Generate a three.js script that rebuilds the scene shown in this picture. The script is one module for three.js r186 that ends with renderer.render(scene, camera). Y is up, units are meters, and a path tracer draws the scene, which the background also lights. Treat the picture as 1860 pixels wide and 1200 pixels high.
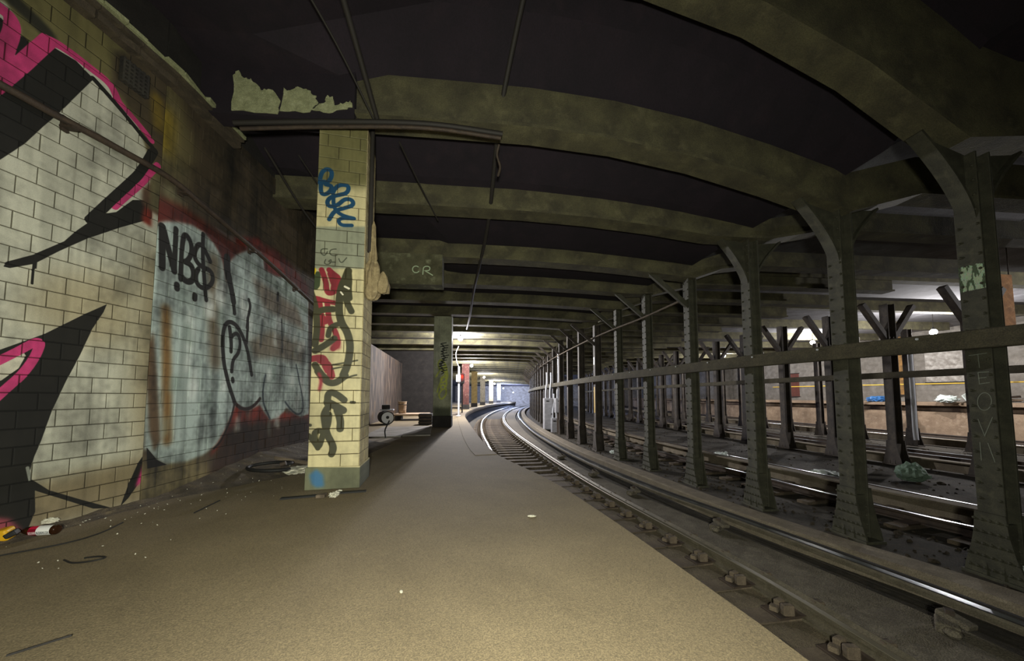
import * as THREE from 'three';
import { mergeGeometries } from 'three/addons/utils/BufferGeometryUtils.js';
import { RoundedBoxGeometry } from 'three/addons/geometries/RoundedBoxGeometry.js';
import { ImprovedNoise } from 'three/addons/math/ImprovedNoise.js';

// ---------------------------------------------------------------- camera, light, exposure
// metres; platform top is y = 0, x to the right, D = -z is the distance away from the viewer
const scene = new THREE.Scene();
scene.background = new THREE.Color(0x000000);
const renderer = new THREE.WebGLRenderer({ antialias: true });
renderer.toneMapping = THREE.LinearToneMapping;
renderer.toneMappingExposure = 1.0;
renderer.shadowMap.enabled = true;
const PITCH = 3.5 * Math.PI / 180;
const camera = new THREE.PerspectiveCamera(2 * Math.atan(600 / 620) * 180 / Math.PI, 1860 / 1200, 0.05, 300);
camera.position.set(0, 1.09, 0);
camera.rotation.set(PITCH, 0, 0);
camera.setViewOffset(1860, 1200, 0, -82, 1860, 1200);   // a lens shifted upward
camera.updateProjectionMatrix();
scene.add(camera);

const LAMP_SPOTS = [   // the row of bare bulbs over the platform edge: x, y, distance, power
  [-2.62, 4.03, 17.2, 190], [-3.2, 3.54, 27, 200], [-3.2, 3.3, 39, 200], [-2.55, 2.95, 50, 220], [-1.45, 2.5, 58, 300], [0.25, 1.9, 66, 380],
];
const TRACK_LAMP_SPOTS = [   // the bulbs hung over the track by the far platform
  [18.08, 3.85, 14.5, 85], [17.75, 4.27, 20, 85], [17.5, 4.45, 28, 85], [18.6, 3.85, 6.4, 85],
];
const LAMP_WHITE = 0xf5f2f2, LAMP_BLUE = 0xb9ccff;
// the photographer's own lamp on a stand beside and behind the camera
const WORK_LAMP = { x: 0.1, y: 1.15, d: -0.6, power: 86, color: 0xfbfcea };

// ---------------------------------------------------------------- helpers
let seed = 20117;
const rnd = () => { seed = (seed * 1664525 + 1013904223) >>> 0; return seed / 4294967296; };
const rr = (a, b) => a + (b - a) * rnd();
const V = (x, y, D) => new THREE.Vector3(x, y, -D);
const taken = {};
function numbered(n) { const k = taken[n] = (taken[n] ?? -1) + 1; return k ? `${n}_${String(k).padStart(3, '0')}` : n; }
const ORD = 'first second third fourth fifth sixth seventh eighth ninth tenth eleventh twelfth thirteenth fourteenth fifteenth sixteenth seventeenth eighteenth nineteenth twentieth'.split(' ');
function ord(n) { return n < 20 ? ORD[n] : n === 29 ? 'thirtieth' : n === 39 ? 'fortieth' : n === 49 ? 'fiftieth' : ['twenty', 'thirty', 'forty', 'fifty'][Math.floor((n + 1) / 10) - 2] + '-' + ORD[n % 10]; }

// triangles with texture coordinates in metres, chosen by the way each face points
function metreUV(g) {
  const p = g.attributes.position, uv = new Float32Array(p.count * 2);
  const a = new THREE.Vector3(), b = new THREE.Vector3(), c = new THREE.Vector3(), n = new THREE.Vector3();
  for (let i = 0; i < p.count; i += 3) {
    a.fromBufferAttribute(p, i); b.fromBufferAttribute(p, i + 1); c.fromBufferAttribute(p, i + 2);
    n.copy(b).sub(a).cross(c.clone().sub(a));
    const ax = Math.abs(n.x), ay = Math.abs(n.y), az = Math.abs(n.z);
    [a, b, c].forEach((v, k) => {
      const u = ay >= ax && ay >= az ? [v.x, v.z] : ax >= az ? [v.z, v.y] : [v.x, v.y];
      uv[(i + k) * 2] = u[0]; uv[(i + k) * 2 + 1] = u[1];
    });
  }
  g.setAttribute('uv', new THREE.BufferAttribute(uv, 2));
  return g;
}
function plain(g) {
  const h = g.index ? g.toNonIndexed() : g;
  for (const k of Object.keys(h.attributes)) if (k !== 'position' && k !== 'normal') h.deleteAttribute(k);
  return h;
}
class MB {
  constructor() { this.list = []; }
  add(g, m) { const h = plain(g); if (m) h.applyMatrix4(m); this.list.push(h); return this; }
  box(w, h, d, x, y, z, ry = 0, rx = 0, rz = 0, r = 0) {
    const g = r ? new RoundedBoxGeometry(w, h, d, 1, r) : new THREE.BoxGeometry(w, h, d);
    return this.add(g, new THREE.Matrix4().compose(new THREE.Vector3(x, y, z), new THREE.Quaternion().setFromEuler(new THREE.Euler(rx, ry, rz)), new THREE.Vector3(1, 1, 1)));
  }
  rod(a, b, r, n = 8, r2 = r) {
    const d = b.clone().sub(a), g = new THREE.CylinderGeometry(r2, r, d.length(), n);
    return this.add(g, new THREE.Matrix4().compose(a.clone().add(b).multiplyScalar(0.5), new THREE.Quaternion().setFromUnitVectors(new THREE.Vector3(0, 1, 0), d.normalize()), new THREE.Vector3(1, 1, 1)));
  }
  bar(a, b, w, h) {   // a square bar from a to b
    const d = b.clone().sub(a), g = new THREE.BoxGeometry(w, h, d.length()), o = new THREE.Object3D();
    o.position.copy(a).add(b).multiplyScalar(0.5); o.lookAt(b); o.updateMatrix();
    return this.add(g, o.matrix);
  }
  tube(pts, r, n = 6, seg = 0) { return this.add(new THREE.TubeGeometry(new THREE.CatmullRomCurve3(pts), seg || pts.length * 6, r, n)); }
  ball(x, y, z, r, n = 8, sy = 1) { const g = new THREE.SphereGeometry(r, n, Math.max(4, n >> 1)); g.scale(1, sy, 1); g.translate(x, y, z); return this.add(g); }
  geometry() { return metreUV(mergeGeometries(this.list)); }
  build(name, mat, parent = scene) { return put(name, this.geometry(), mat, parent); }
}
function put(name, geo, mat, parent = scene) {
  const m = new THREE.Mesh(geo, mat);
  m.name = parent === scene ? numbered(name) : name;
  m.castShadow = m.receiveShadow = true;
  parent.add(m);
  return m;
}
function tag(o, label, category, group, kind) {
  o.userData = { label, category };
  if (group) o.userData.group = group;
  if (kind) o.userData.kind = kind;
  return o;
}
function structure(o) { o.userData = { kind: 'structure' }; return o; }
function base(name, x, y, D, ry = 0) {
  const o = new THREE.Group(); o.name = numbered(name); o.position.set(x, y, -D); o.rotation.y = ry; scene.add(o); return o;
}
function copy(src, x, y, D, ry, label) {
  const o = src.clone(); o.name = numbered(src.name.replace(/_\d+$/, '')); o.position.set(x, y, -D); o.rotation.y = ry;
  o.userData = { ...src.userData, label }; scene.add(o); return o;
}
// a line on the plan through (x, D) pairs
function plan(flat) {
  const pts = [];
  for (let i = 0; i < flat.length; i += 2) pts.push(new THREE.Vector3(flat[i], 0, -flat[i + 1]));
  return new THREE.CatmullRomCurve3(pts, false, 'centripetal');
}
function stations(curve, n) { return curve.getSpacedPoints(n).map((p, i) => [p, curve.getTangentAt(i / n)]); }
// sweep a profile of [sideways to the right, height] points along a plan line
function sweep(st, prof, closed = true) {
  const pos = [], n = prof.length, m = closed ? n : n - 1;
  const at = ([p, t], [s, y]) => { const l = Math.hypot(t.x, t.z); return [p.x - t.z / l * s, y, p.z + t.x / l * s]; };
  for (let i = 0; i + 1 < st.length; i++) for (let k = 0; k < m; k++) {
    const a = at(st[i], prof[k]), b = at(st[i], prof[(k + 1) % n]), c = at(st[i + 1], prof[(k + 1) % n]), d = at(st[i + 1], prof[k]);
    pos.push(...a, ...b, ...c, ...a, ...c, ...d);
  }
  if (closed) for (const e of [0, st.length - 1]) for (let k = 1; k + 1 < n; k++) {
    const f = [at(st[e], prof[0]), at(st[e], prof[k]), at(st[e], prof[k + 1])];
    if (!e) f.reverse();
    pos.push(...f.flat());
  }
  const g = new THREE.BufferGeometry(); g.setAttribute('position', new THREE.Float32BufferAttribute(pos, 3)); g.computeVertexNormals();
  return metreUV(g);
}
function extrude(pts, depth, bevel = 0) {
  const s = new THREE.Shape(pts.map((p) => new THREE.Vector2(p[0], p[1])));
  return new THREE.ExtrudeGeometry(s, { depth, bevelEnabled: bevel > 0, bevelSize: bevel, bevelThickness: bevel, bevelSegments: 1, steps: 1 });
}

// ---------------------------------------------------------------- materials
const perlin = new ImprovedNoise();
function fbm(x, y, z, period, oct) {   // tileable over `period`
  let s = 0, a = 0.5, f = 1;
  for (let o = 0; o < oct; o++) {
    const X = x * f, Y = y * f, P = period * f, tx = (X % P) / P, ty = (Y % P) / P, x0 = X % P, y0 = Y % P;
    const n = perlin.noise(x0, y0, z) * (1 - tx) * (1 - ty) + perlin.noise(x0 - P, y0, z) * tx * (1 - ty) + perlin.noise(x0, y0 - P, z) * (1 - tx) * ty + perlin.noise(x0 - P, y0 - P, z) * tx * ty;
    s += a * n; a *= 0.55; f *= 2;
  }
  return s;
}
function texture(size, tile, fn) {   // fn(u, v) gives sRGB 0..1; tile is the width in metres
  const d = new Uint8Array(size * size * 4);
  for (let j = 0; j < size; j++) for (let i = 0; i < size; i++) {
    const c = fn(i / size, j / size), k = (j * size + i) * 4;
    for (let q = 0; q < 3; q++) d[k + q] = Math.max(0, Math.min(255, c[q] * 255));
    d[k + 3] = 255;
  }
  const t = new THREE.DataTexture(d, size, size);
  t.wrapS = t.wrapT = THREE.RepeatWrapping; t.magFilter = THREE.LinearFilter; t.minFilter = THREE.LinearMipmapLinearFilter; t.generateMipmaps = true;
  t.repeat.set(1 / tile, 1 / tile); t.needsUpdate = true;
  return t;
}
const hex = (h) => [(h >> 16 & 255) / 255, (h >> 8 & 255) / 255, (h & 255) / 255];
const mix = (a, b, t) => a.map((v, i) => v + (b[i] - v) * t);
const clamp01 = (t) => Math.max(0, Math.min(1, t));
// dirt: three colours mottled over each other, with grain
function grime(c1, c2, c3, { tile = 1.6, freq = 4, grain = 0.12, rough = 0.9, metal = 0, bump = 0.004, z = 1, size = 320, streak = 1, contrast = 2.2 } = {}) {
  const a = hex(c1), b = hex(c2), c = hex(c3), hgt = new Float32Array(size * size);
  const map = texture(size, tile, (u, v) => {
    const n = fbm(u * freq * streak, v * freq, z, freq, 4) * (streak === 1 ? 1 : 1), m = fbm(u * freq * 2, v * freq * 2, z + 7.3, freq * 2, 3);
    const g = (rnd() - 0.5) * grain;
    hgt[Math.round(v * size) * size + Math.round(u * size)] = clamp01(0.5 + n * 0.7 + g * 1.2);
    return mix(mix(a, b, clamp01(0.5 + n * contrast)), c, clamp01(m * contrast - 0.15)).map((q) => q * (1 + g));
  });
  map.colorSpace = THREE.SRGBColorSpace;
  const mat = new THREE.MeshStandardMaterial({ map, roughness: rough, metalness: metal });
  if (bump) { let k = 0; mat.bumpMap = texture(size, tile, () => { const h = hgt[k++]; return [h, h, h]; }); mat.bumpScale = bump; }
  return mat;
}
const flat = (color, roughness = 0.8, metalness = 0) => new THREE.MeshStandardMaterial({ color, roughness, metalness });
const M = {
  platform: grime(0x7b6d53, 0x6b5e46, 0x8a7b5f, { tile: 2.3, freq: 5, grain: 0.4, bump: 0.003, z: 2, size: 640, contrast: 1.1 }),
  ceiling: grime(0x241b24, 0x1b151d, 0x2e2228, { tile: 3.1, freq: 5, grain: 0.2, bump: 0.006, z: 3 }),
  beam: grime(0x605c42, 0x454132, 0x716c50, { tile: 2.1, freq: 5, grain: 0.25, bump: 0.008, z: 4 }),
  beamDark: grime(0x38352f, 0x2c2928, 0x423e35, { tile: 2.3, freq: 5, grain: 0.25, bump: 0.008, z: 5 }),
  dirt: grime(0x6a5f4c, 0x574d3d, 0x786c57, { tile: 1.2, freq: 6, grain: 0.5, bump: 0.012, z: 48 }),
  slabGrey: grime(0x77777a, 0x5c5a5c, 0x87878a, { tile: 3.2, freq: 5, grain: 0.2, bump: 0.006, z: 49 }),
  railDust: grime(0x6b6454, 0x565041, 0x7a7260, { tile: 0.9, freq: 5, grain: 0.3, rough: 0.55, metal: 0.25, bump: 0.002, z: 46, size: 192 }),
  beamMoss: grime(0x64624a, 0x45432f, 0xa3a886, { tile: 1.5, freq: 5, grain: 0.3, bump: 0.008, z: 44 }),
  concrete: grime(0x8d8880, 0x6d675e, 0x9d978c, { tile: 2.6, freq: 5, grain: 0.2, bump: 0.006, z: 6 }),
  steel: grime(0x4c4b3c, 0x39382d, 0x595745, { tile: 0.9, freq: 5, grain: 0.3, rough: 0.75, bump: 0.003, z: 7 }),
  steelFar: grime(0x4a4238, 0x352e29, 0x5c5144, { tile: 0.9, freq: 5, grain: 0.25, rough: 0.7, bump: 0, z: 8, size: 192 }),
  ballast: grime(0x4b4437, 0x322d26, 0x5c5446, { tile: 1.3, freq: 7, grain: 0.6, bump: 0.02, z: 10, size: 640 }),
  trough: grime(0x6a6355, 0x554e42, 0x776f60, { tile: 1.5, freq: 6, grain: 0.5, bump: 0.01, z: 11 }),
  curb: grime(0x857b68, 0x6b6152, 0x948a78, { tile: 1.4, freq: 5, grain: 0.35, bump: 0.005, z: 12 }),
  tie: grime(0x6d6050, 0x4b4135, 0x7e705c, { tile: 1.0, freq: 5, grain: 0.3, bump: 0.006, z: 13 }),
  rust: grime(0x4d4034, 0x39302a, 0x5d4a3a, { tile: 0.7, freq: 5, grain: 0.3, rough: 0.7, metal: 0.2, bump: 0.002, z: 14, size: 192 }),
  rubble: grime(0x5d5242, 0x41392f, 0x74674f, { tile: 0.8, freq: 5, grain: 0.4, bump: 0.01, z: 15 }),
  tan: grime(0xa08a72, 0x87725d, 0xb9a68e, { tile: 2.4, freq: 5, grain: 0.25, bump: 0.006, z: 16 }),
  dark: grime(0x2b2826, 0x201d1c, 0x332f2b, { tile: 1.4, freq: 4, grain: 0.3, bump: 0.004, z: 17, size: 192 }),
  plaster: grime(0xa9ab84, 0x8a8d69, 0xbfc19c, { tile: 0.6, freq: 5, grain: 0.4, bump: 0.008, z: 18, size: 192 }),
  oldwall: null,
  cloth: grime(0x9a8a66, 0x7c6d50, 0xab9c78, { tile: 0.4, freq: 5, grain: 0.25, bump: 0.004, z: 20, size: 192 }),
  greyPaint: grime(0xb4b4b8, 0x9a9a9f, 0xc4c4c8, { tile: 0.9, freq: 4, grain: 0.15, rough: 0.6, bump: 0.002, z: 21, size: 192 }),
  polished: new THREE.MeshStandardMaterial({ color: 0xc4c9d0, roughness: 0.28, metalness: 1 }),
  railTop: new THREE.MeshStandardMaterial({ color: 0x77715f, roughness: 0.45, metalness: 0.5 }),
  cable: flat(0x2a2622, 0.7), black: flat(0x121110, 0.7), bag: flat(0xd5ded8, 0.55), bagGreen: flat(0x7d9482, 0.6),
  paper: flat(0xc9c6b4, 0.9), pipeWhite: flat(0xc9ccd2, 0.5), yellow: flat(0xd9a516, 0.5), yellowPaint: flat(0xc9a63a, 0.6), red: flat(0x8b1a18, 0.6),
};
const glow = (c, k) => new THREE.MeshStandardMaterial({ color: 0x111111, emissive: c, emissiveIntensity: k });

// ---------------------------------------------------------------- painted surfaces: spray paint, tile paint, stains, some light and shade
function canvasFor(s0, s1, y1, ppm, bg) {
  const cv = document.createElement('canvas'); cv.width = Math.round((s1 - s0) * ppm); cv.height = Math.round(y1 * ppm);
  const g = cv.getContext('2d'); g.fillStyle = bg; g.fillRect(0, 0, cv.width, cv.height);
  g.lineCap = g.lineJoin = 'round';
  const X = (s) => (s - s0) * ppm, Y = (y) => (y1 - y) * ppm;
  const trace = (a, close, curved) => {
    const P = []; for (let i = 0; i < a.length; i += 2) P.push([X(a[i]), Y(a[i + 1])]);
    g.beginPath(); g.moveTo(...P[0]);
    if (curved && P.length > 2) { for (let i = 1; i + 1 < P.length; i++) g.quadraticCurveTo(...P[i], (P[i][0] + P[i + 1][0]) / 2, (P[i][1] + P[i + 1][1]) / 2); g.lineTo(...P[P.length - 1]); } else for (const p of P.slice(1)) g.lineTo(...p);
    if (close) g.closePath();
  };
  const f = (col, soft, a) => { g.save(); g.fillStyle = col; if (soft) g.filter = `blur(${soft * ppm * 0.5}px)`; trace(a, true); g.fill(); g.restore(); };
  const s = (col, w, soft, a) => { g.save(); g.strokeStyle = col; g.lineWidth = w * ppm; if (soft) g.filter = `blur(${soft * ppm * 0.5}px)`; trace(a, false, true); g.stroke(); g.restore(); };
  return { cv, g, f, s, X, Y, s0, s1, y1, ppm };
}
// grime over the paint: blotches, runs downward and grain
function weather(c, amount, runs, z) {
  const { cv, g, ppm } = c, im = g.getImageData(0, 0, cv.width, cv.height), d = im.data;
  for (let j = 0; j < cv.height; j++) for (let i = 0; i < cv.width; i++) {
    const u = i / ppm, v = j / ppm, k = (j * cv.width + i) * 4;
    const n = perlin.noise(u * 2.1, v * 1.6, z) * 0.5 + perlin.noise(u * 6, v * 5, z + 3) * 0.3 + perlin.noise(u * 23, v * 19, z + 5) * 0.2;
    const r = Math.max(0, perlin.noise(u * 9, v * 0.7, z + 9)) * runs + Math.max(0, perlin.noise(u * 31, v * 1.3, z + 11)) * runs * 0.5;
    const q = 1 - amount * Math.max(0, n + 0.15) - r + (rnd() - 0.5) * 0.1;
    d[k] *= q; d[k + 1] *= q * 0.985; d[k + 2] *= q * 0.95;
  }
  g.putImageData(im, 0, 0);
  const t = new THREE.CanvasTexture(cv); t.colorSpace = THREE.SRGBColorSpace; t.anisotropy = 8;
  return t;
}
const wallA = canvasFor(-0.12, 2.4, 4.7, 400, '#c6c8bd');
{
  const { f, s } = wallA;
  f('#857a62', 0.12, [-0.12, 0, 2.4, 0, 2.4, 0.45, 1.2, 0.4, 0.6, 0.42, -0.12, 0.5]);       // dried splash dirt along the floor
  f('#8f8468', 0.2, [-0.12, 2.6, 0.1, 2.6, 0.12, 1.2, 0.05, 0.5, -0.12, 0.5]);
  f('#aba48c', 0.2, [0.2, 2.3, 0.8, 2.1, 0.9, 1.7, 0.4, 1.5, 0.1, 1.7]);
  f('#6f6a45',0.02,[1.27,4.14,0.41,5.31,-0.14,5.23,-0.22,3.72,0.09,3.5,0.25,3.86,0.4,3.94,0.46,4.05,0.62,4.07,0.72,4.07,0.84,4.04,0.94,3.85,1.01,3.82,1.02,3.96,1.09,4.09,1.26,3.98]);
  f('#4d4332',0.04,[0.45,4.38,-0.16,4.91,-0.23,3.53,0.02,3.49,0.1,3.55,0.23,3.88,0.46,4.05]);
  f('#1b1a17',0,[0.83,4,0.7,4.02,0.58,3.97,0.78,3.46,0.85,3.3,0.94,3.08,1.05,2.87,1.14,2.71,1.17,3.21,1.08,3.35,1.06,3.41,0.98,3.62,0.91,3.84]);
  f('#1b1a17',0,[1.11,3.94,1.08,3.92,1.09,3.8,1.13,3.62,1.19,3.56,1.21,3.82]);
  f('#1b1a17',0,[1.04,3.72,1.03,3.89,0.99,3.92,0.95,3.89,0.99,3.75]);
  s('#2a2a20',0.11,0.03,[1.05,4.14,0.97,4.12,0.88,4.08]);
  s('#c83c7c',0.088,0,[1.15,4.01,1.11,4.01,1.06,4,1.05,3.9,1.07,3.76,1.09,3.58,1.12,3.41]);
  s('#c83c7c',0.092,0,[1.11,3.39,1.01,3.64,0.94,3.83,0.87,4.02]);
  s('#c83c7c',0.07,0,[0.87,4.02,0.84,4.05,0.72,4.06,0.62,4.05,0.46,4.04,0.4,3.93]);
  s('#c83c7c',0.055,0,[0.4,3.93,0.25,3.85,0.14,3.78,0.11,3.75]);
  s('#1b1a17',0.045,0,[0.58,3.97,0.46,3.91,0.28,3.8,0.17,3.72,0.1,3.69]);
  s('#1b1a17',0.075,0,[0.1,3.62,0.17,3.38,0.27,3.18,0.4,2.93,0.53,2.67]);
  s('#c83c7c',0.07,0,[0.09,3.43,0.18,3.24,0.29,3.05,0.37,2.9]);
  f('#1b1a17',0,[0.07,3.13,0.23,3.04,0.35,2.85,0.43,2.79,0.52,2.68,0.61,2.54,0.68,2.41,0.85,2.22,0.98,2.11,0.99,2.07,0.96,2.07,0.84,2.15,0.7,2.32,0.53,2.51,0.32,2.71,0.06,2.94]);
  s('#1b1a17',0.015,0,[0.84,2.16,0.84,2.06,0.84,1.99]);
  s('#1b1a17',0.012,0,[0.83,2.18,0.83,2.12]);
  f('#7a2a1e',0.03,[0.07,3.12,0.13,3.04,0.15,2.87,0.06,2.85]);
  f('#1b1a17',0,[0.37,1.95,0.39,1.87,0.46,1.7,0.53,1.45,0.6,1.23,0.67,0.98,0.72,0.73,0.75,0.61,0.77,0.47,0.75,0.43,0.65,0.32,0.44,0.18,0.22,0.04,0.36,0.08,0.66,0.29,0.73,0.34,0.72,0.17,0.76,0.01,1.03,0.06,1.11,1.3,0.97,1.44,0.75,1.6,0.53,1.81]);
  f('#cfcdc0',0,[0.99,1.3,0.85,1.43,0.84,1.41,0.87,1.31,0.95,1.21,0.98,1.2]);
  s('#c83c7c',0.06,0,[0.99,1.34,0.89,1.43,0.76,1.57,0.79,1.4,0.85,1.26,0.91,1.17,0.98,1.06]);
  f('#8d4250',0.03,[0.97,0.22,0.85,0.16,0.78,0.05,0.8,0.01,0.96,0.01]);
  f('#1b1a17',0,[-0.04,0.56,-0.07,0.53,-0.08,0.35,-0.02,0.29,0.03,0.21,0.1,0.1,0.16,0.04,0.11,0.23,0.04,0.43]);
  f('#c83c7c',0.02,[0,0.39,-0.05,0.44,-0.05,0.3,0.02,0.21,0.05,0.19]);
  s('#8a8f8a',0.02,0,[0.78,0.53,0.76,0.43]);
  f('#5d4636',0.03,[0.16,3.2,-0.08,3.62,-0.12,2.96,0.15,3.04]);
  s('#7d6a2a',0.12,0.05,[0.08,4.23,0.05,3.95]);
  f('#6a6448',0.03,[0.11,3.49,-0.22,3.72,-0.26,3.09,0.08,3.03]);
  s('#c83c7c',0.06,0,[0.04,3.53,0.18,3.24,0.29,3.05,0.37,2.9]);
  s('#1b1a17',0.075,0,[0.08,3.66,0.17,3.38,0.27,3.18,0.4,2.93,0.53,2.67]);
}
const wallB = canvasFor(-0.15, 5.1, 4.7, 340, '#4a4032');
{
  const { f, s } = wallB;
  f('#6d6546', 0.15, [-0.15, 3.5, 0.25, 3.5, 0.4, 4.0, 0.1, 4.6, -0.15, 4.6]);
  f('#8f7c2a', 0.12, [-0.1, 3.75, 0.1, 3.7, 0.12, 4.2, -0.1, 4.25]);
  f('#7d7a60', 0.1, [0.02, 3.25, 0.25, 3.1, 0.28, 3.3, 0.05, 3.45]);
  f('#7c7152', 0.15, [-0.15, 0, 0.9, 0, 0.7, 0.35, 0.2, 0.42, -0.15, 0.4]);
  f('#5e2118',0.08,[-0.15,3.02,0,3.2,0.25,3.25,0.63,3.22,1.09,3.18,1.52,3.41,1.9,3.46,2.28,3.38,2.9,3.19,2.96,2.35,1.17,2,-0.13,2.71]);
  f('#8a2a1c',0.05,[1.03,3.26,1.51,3.48,1.6,3.41,1.33,3.27,1.09,3.18]);
  f('#8a2a1c',0.05,[1.66,3.26,1.96,3.34,2.21,3.17,1.91,3.05,1.72,3.08]);
  f('#7d2a1c',0.05,[0.99,0.98,1.34,0.97,1.67,0.99,2.07,0.87,2.37,0.81,3.06,0.86,3.08,0.51,1.16,0.57,0.82,0.33,0.93,0.59]);
  f('#35241a',0.08,[0.98,0.52,1.2,0.71,1.69,0.72,3.07,0.67,3.16,-0.6,0.83,0.13]);
  f('#b3c4c6',0.03,[-0.13,2.81,-0.01,2.92,0.08,2.99,0.23,3.06,0.4,3.11,0.57,3.1,0.71,3.03,0.82,2.93,0.87,2.84,0.96,2.55,1.1,2.29,1.27,2.02,1.29,1.63,1.28,1.09,1.2,0.95,1.13,0.81,1.04,0.64,0.91,0.47,0.73,0.38,0.51,0.34,0.24,0.36,0.12,0.44,0.04,0.55,0.01,0.54]);
  f('#b3c4c6',0.03,[0.94,2.85,1.01,2.95,1.08,3.04,1.25,3.17,1.41,3.26,1.57,3.29,1.64,3.17,1.66,3.05,1.93,3.05,2.22,3.11,2.46,3.1,2.64,3.05,2.92,2.93,3.07,0.75,2.79,0.71,2.61,0.78,2.36,0.9,2.29,0.83,2.15,0.75,1.97,0.71,1.81,0.83,1.7,0.96,1.62,0.94,1.51,0.9,1.37,0.9,1.26,0.95,1.18,1.03,1.09,1.31,1.01,1.68,0.96,2.26]);
  f('#5f4c38',0.03,[-0.05,1.54,0.02,1.78,0.1,1.21,0.17,0.62,0.11,0.51,0.04,0.75]);
  s('#7b5c32',0.1,0.05,[0.14,2.04,0.18,1.51,0.25,0.61]);
  s('#6d6352',0.16,0.09,[0.72,2.83,0.75,2.2,0.83,1.51]);
  f('#7e776a',0.1,[1.39,1.88,1.85,2.14,2.85,2.07,2.87,1.71,2.02,1.72,1.51,1.66]);
  f('#8c8478',0.09,[1.38,2.86,2.57,2.68,2.83,2.33,1.7,2.45]);
  for (let k = 0; k < 40; k++) { const u = 0.5 + 2.6 * rnd(), v = rr(0.9, 2.4); s('rgba(70,80,84,0.35)', rr(0.01, 0.05), 0.03, [u, v, u + rr(-0.03, 0.03), v - rr(0.1, 0.5)]); }
  for (let k = 0; k < 46; k++) { const u = rr(0.1, 2.8), v = rr(0.75, 2.6); f(k % 3 ? 'rgba(226,236,240,0.6)' : 'rgba(120,140,136,0.45)', 0.05, [u, v, u + rr(0.05, 0.16), v + 0.02, u + rr(0.05, 0.16), v - rr(0.1, 0.35), u - 0.02, v - 0.2]); }
  s('#1b1a17',0.075,0.006,[0.04,2.91,0.06,2.64,0.07,2.47]);
  s('#1b1a17',0.07,0.006,[0.05,2.91,0.1,2.76,0.16,2.61,0.21,2.48]);
  s('#1b1a17',0.06,0.006,[0.2,2.96,0.2,2.75,0.21,2.49]);
  s('#1b1a17',0.06,0.006,[0.29,2.42,0.28,2.73,0.29,2.92,0.33,2.96,0.39,2.9,0.41,2.79,0.38,2.69,0.34,2.64]);
  s('#1b1a17',0.07,0.006,[0.34,2.64,0.4,2.64,0.45,2.57,0.45,2.47,0.4,2.42,0.34,2.42,0.29,2.46]);
  s('#1b1a17',0.06,0.006,[0.67,2.78,0.6,2.87,0.53,2.94,0.47,2.89,0.44,2.77,0.48,2.69,0.57,2.66,0.68,2.67,0.73,2.6,0.71,2.5,0.63,2.42,0.54,2.41,0.48,2.47,0.48,2.56,0.51,2.62]);
  s('#1b1a17',0.055,0.006,[0.55,3.07,0.55,2.86,0.59,2.58,0.64,2.28]);
  s('#1b1a17',0.07,0.006,[0.25,2.34,0.25,2.3]);
  s('#1b1a17',0.07,0.006,[0.48,2.29,0.48,2.25]);
  s('#1b1a17',0.11,0.006,[0.93,2.93,0.94,2.77,0.98,2.67]);
  s('#1b1a17',0.09,0.006,[0.98,2.67,1.03,2.55,1.08,2.38]);
  s('#1b1a17',0.06,0.006,[1.07,2.4,1.11,2.23]);
  s('#1b1a17',0.05,0.006,[1.36,2.49,1.41,2.43,1.37,2.26,1.35,2.08]);
  s('#1b1a17',0.06,0.02,[2.01,2.78,2.01,2.67]);
  s('#1b1a17',0.06,0.006,[1.19,1.01,1.07,1.24,0.97,1.51,0.92,1.83,0.94,2.03,1.04,2.11,1.19,2.05,1.33,1.88,1.43,1.63,1.49,1.41]);
  s('#1b1a17',0.05,0.006,[1.36,2.22,1.37,2.04,1.36,1.86]);
  s('#1b1a17',0.06,0.006,[1.03,2.02,1.07,1.85,1.08,1.7]);
  s('#1b1a17',0.055,0.006,[1.06,1.87,1.12,1.96,1.21,1.95,1.24,1.82,1.21,1.68,1.12,1.6,1.11,1.43]);
  s('#1b1a17',0.06,0.006,[1.13,1.33,1.14,1.3]);
  s('#2a1712',0.05,0.01,[1.19,1.01,1.26,0.94,1.42,0.9,1.59,0.96,1.69,1.06]);
  s('#25313c',0.03,0.02,[1.79,1.43,1.75,1.26,1.75,1.01,1.94,0.74]);
  s('#25313c',0.03,0.02,[2.32,1,2.49,0.85,2.75,0.74,2.92,0.88,2.6,1.66]);
  s('#2e3438',0.03,0.02,[2.13,2.38,2.19,1.83]);
  s('#2e3438',0.03,0.03,[1.67,2.27,1.65,1.84]);
  f('#1b1a17',0,[0.03,0.57,0.15,0.42,0.26,0.35,0.12,0.35,0.05,0.35]);
  s('#241a14',0.03,0.01,[1.19,1.01,1.16,0.85,1.08,0.67,0.98,0.5,0.88,0.43]);
}
const wallP = canvasFor(-0.01, 0.58, 4.6, 440, '#cdc49c');
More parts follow.
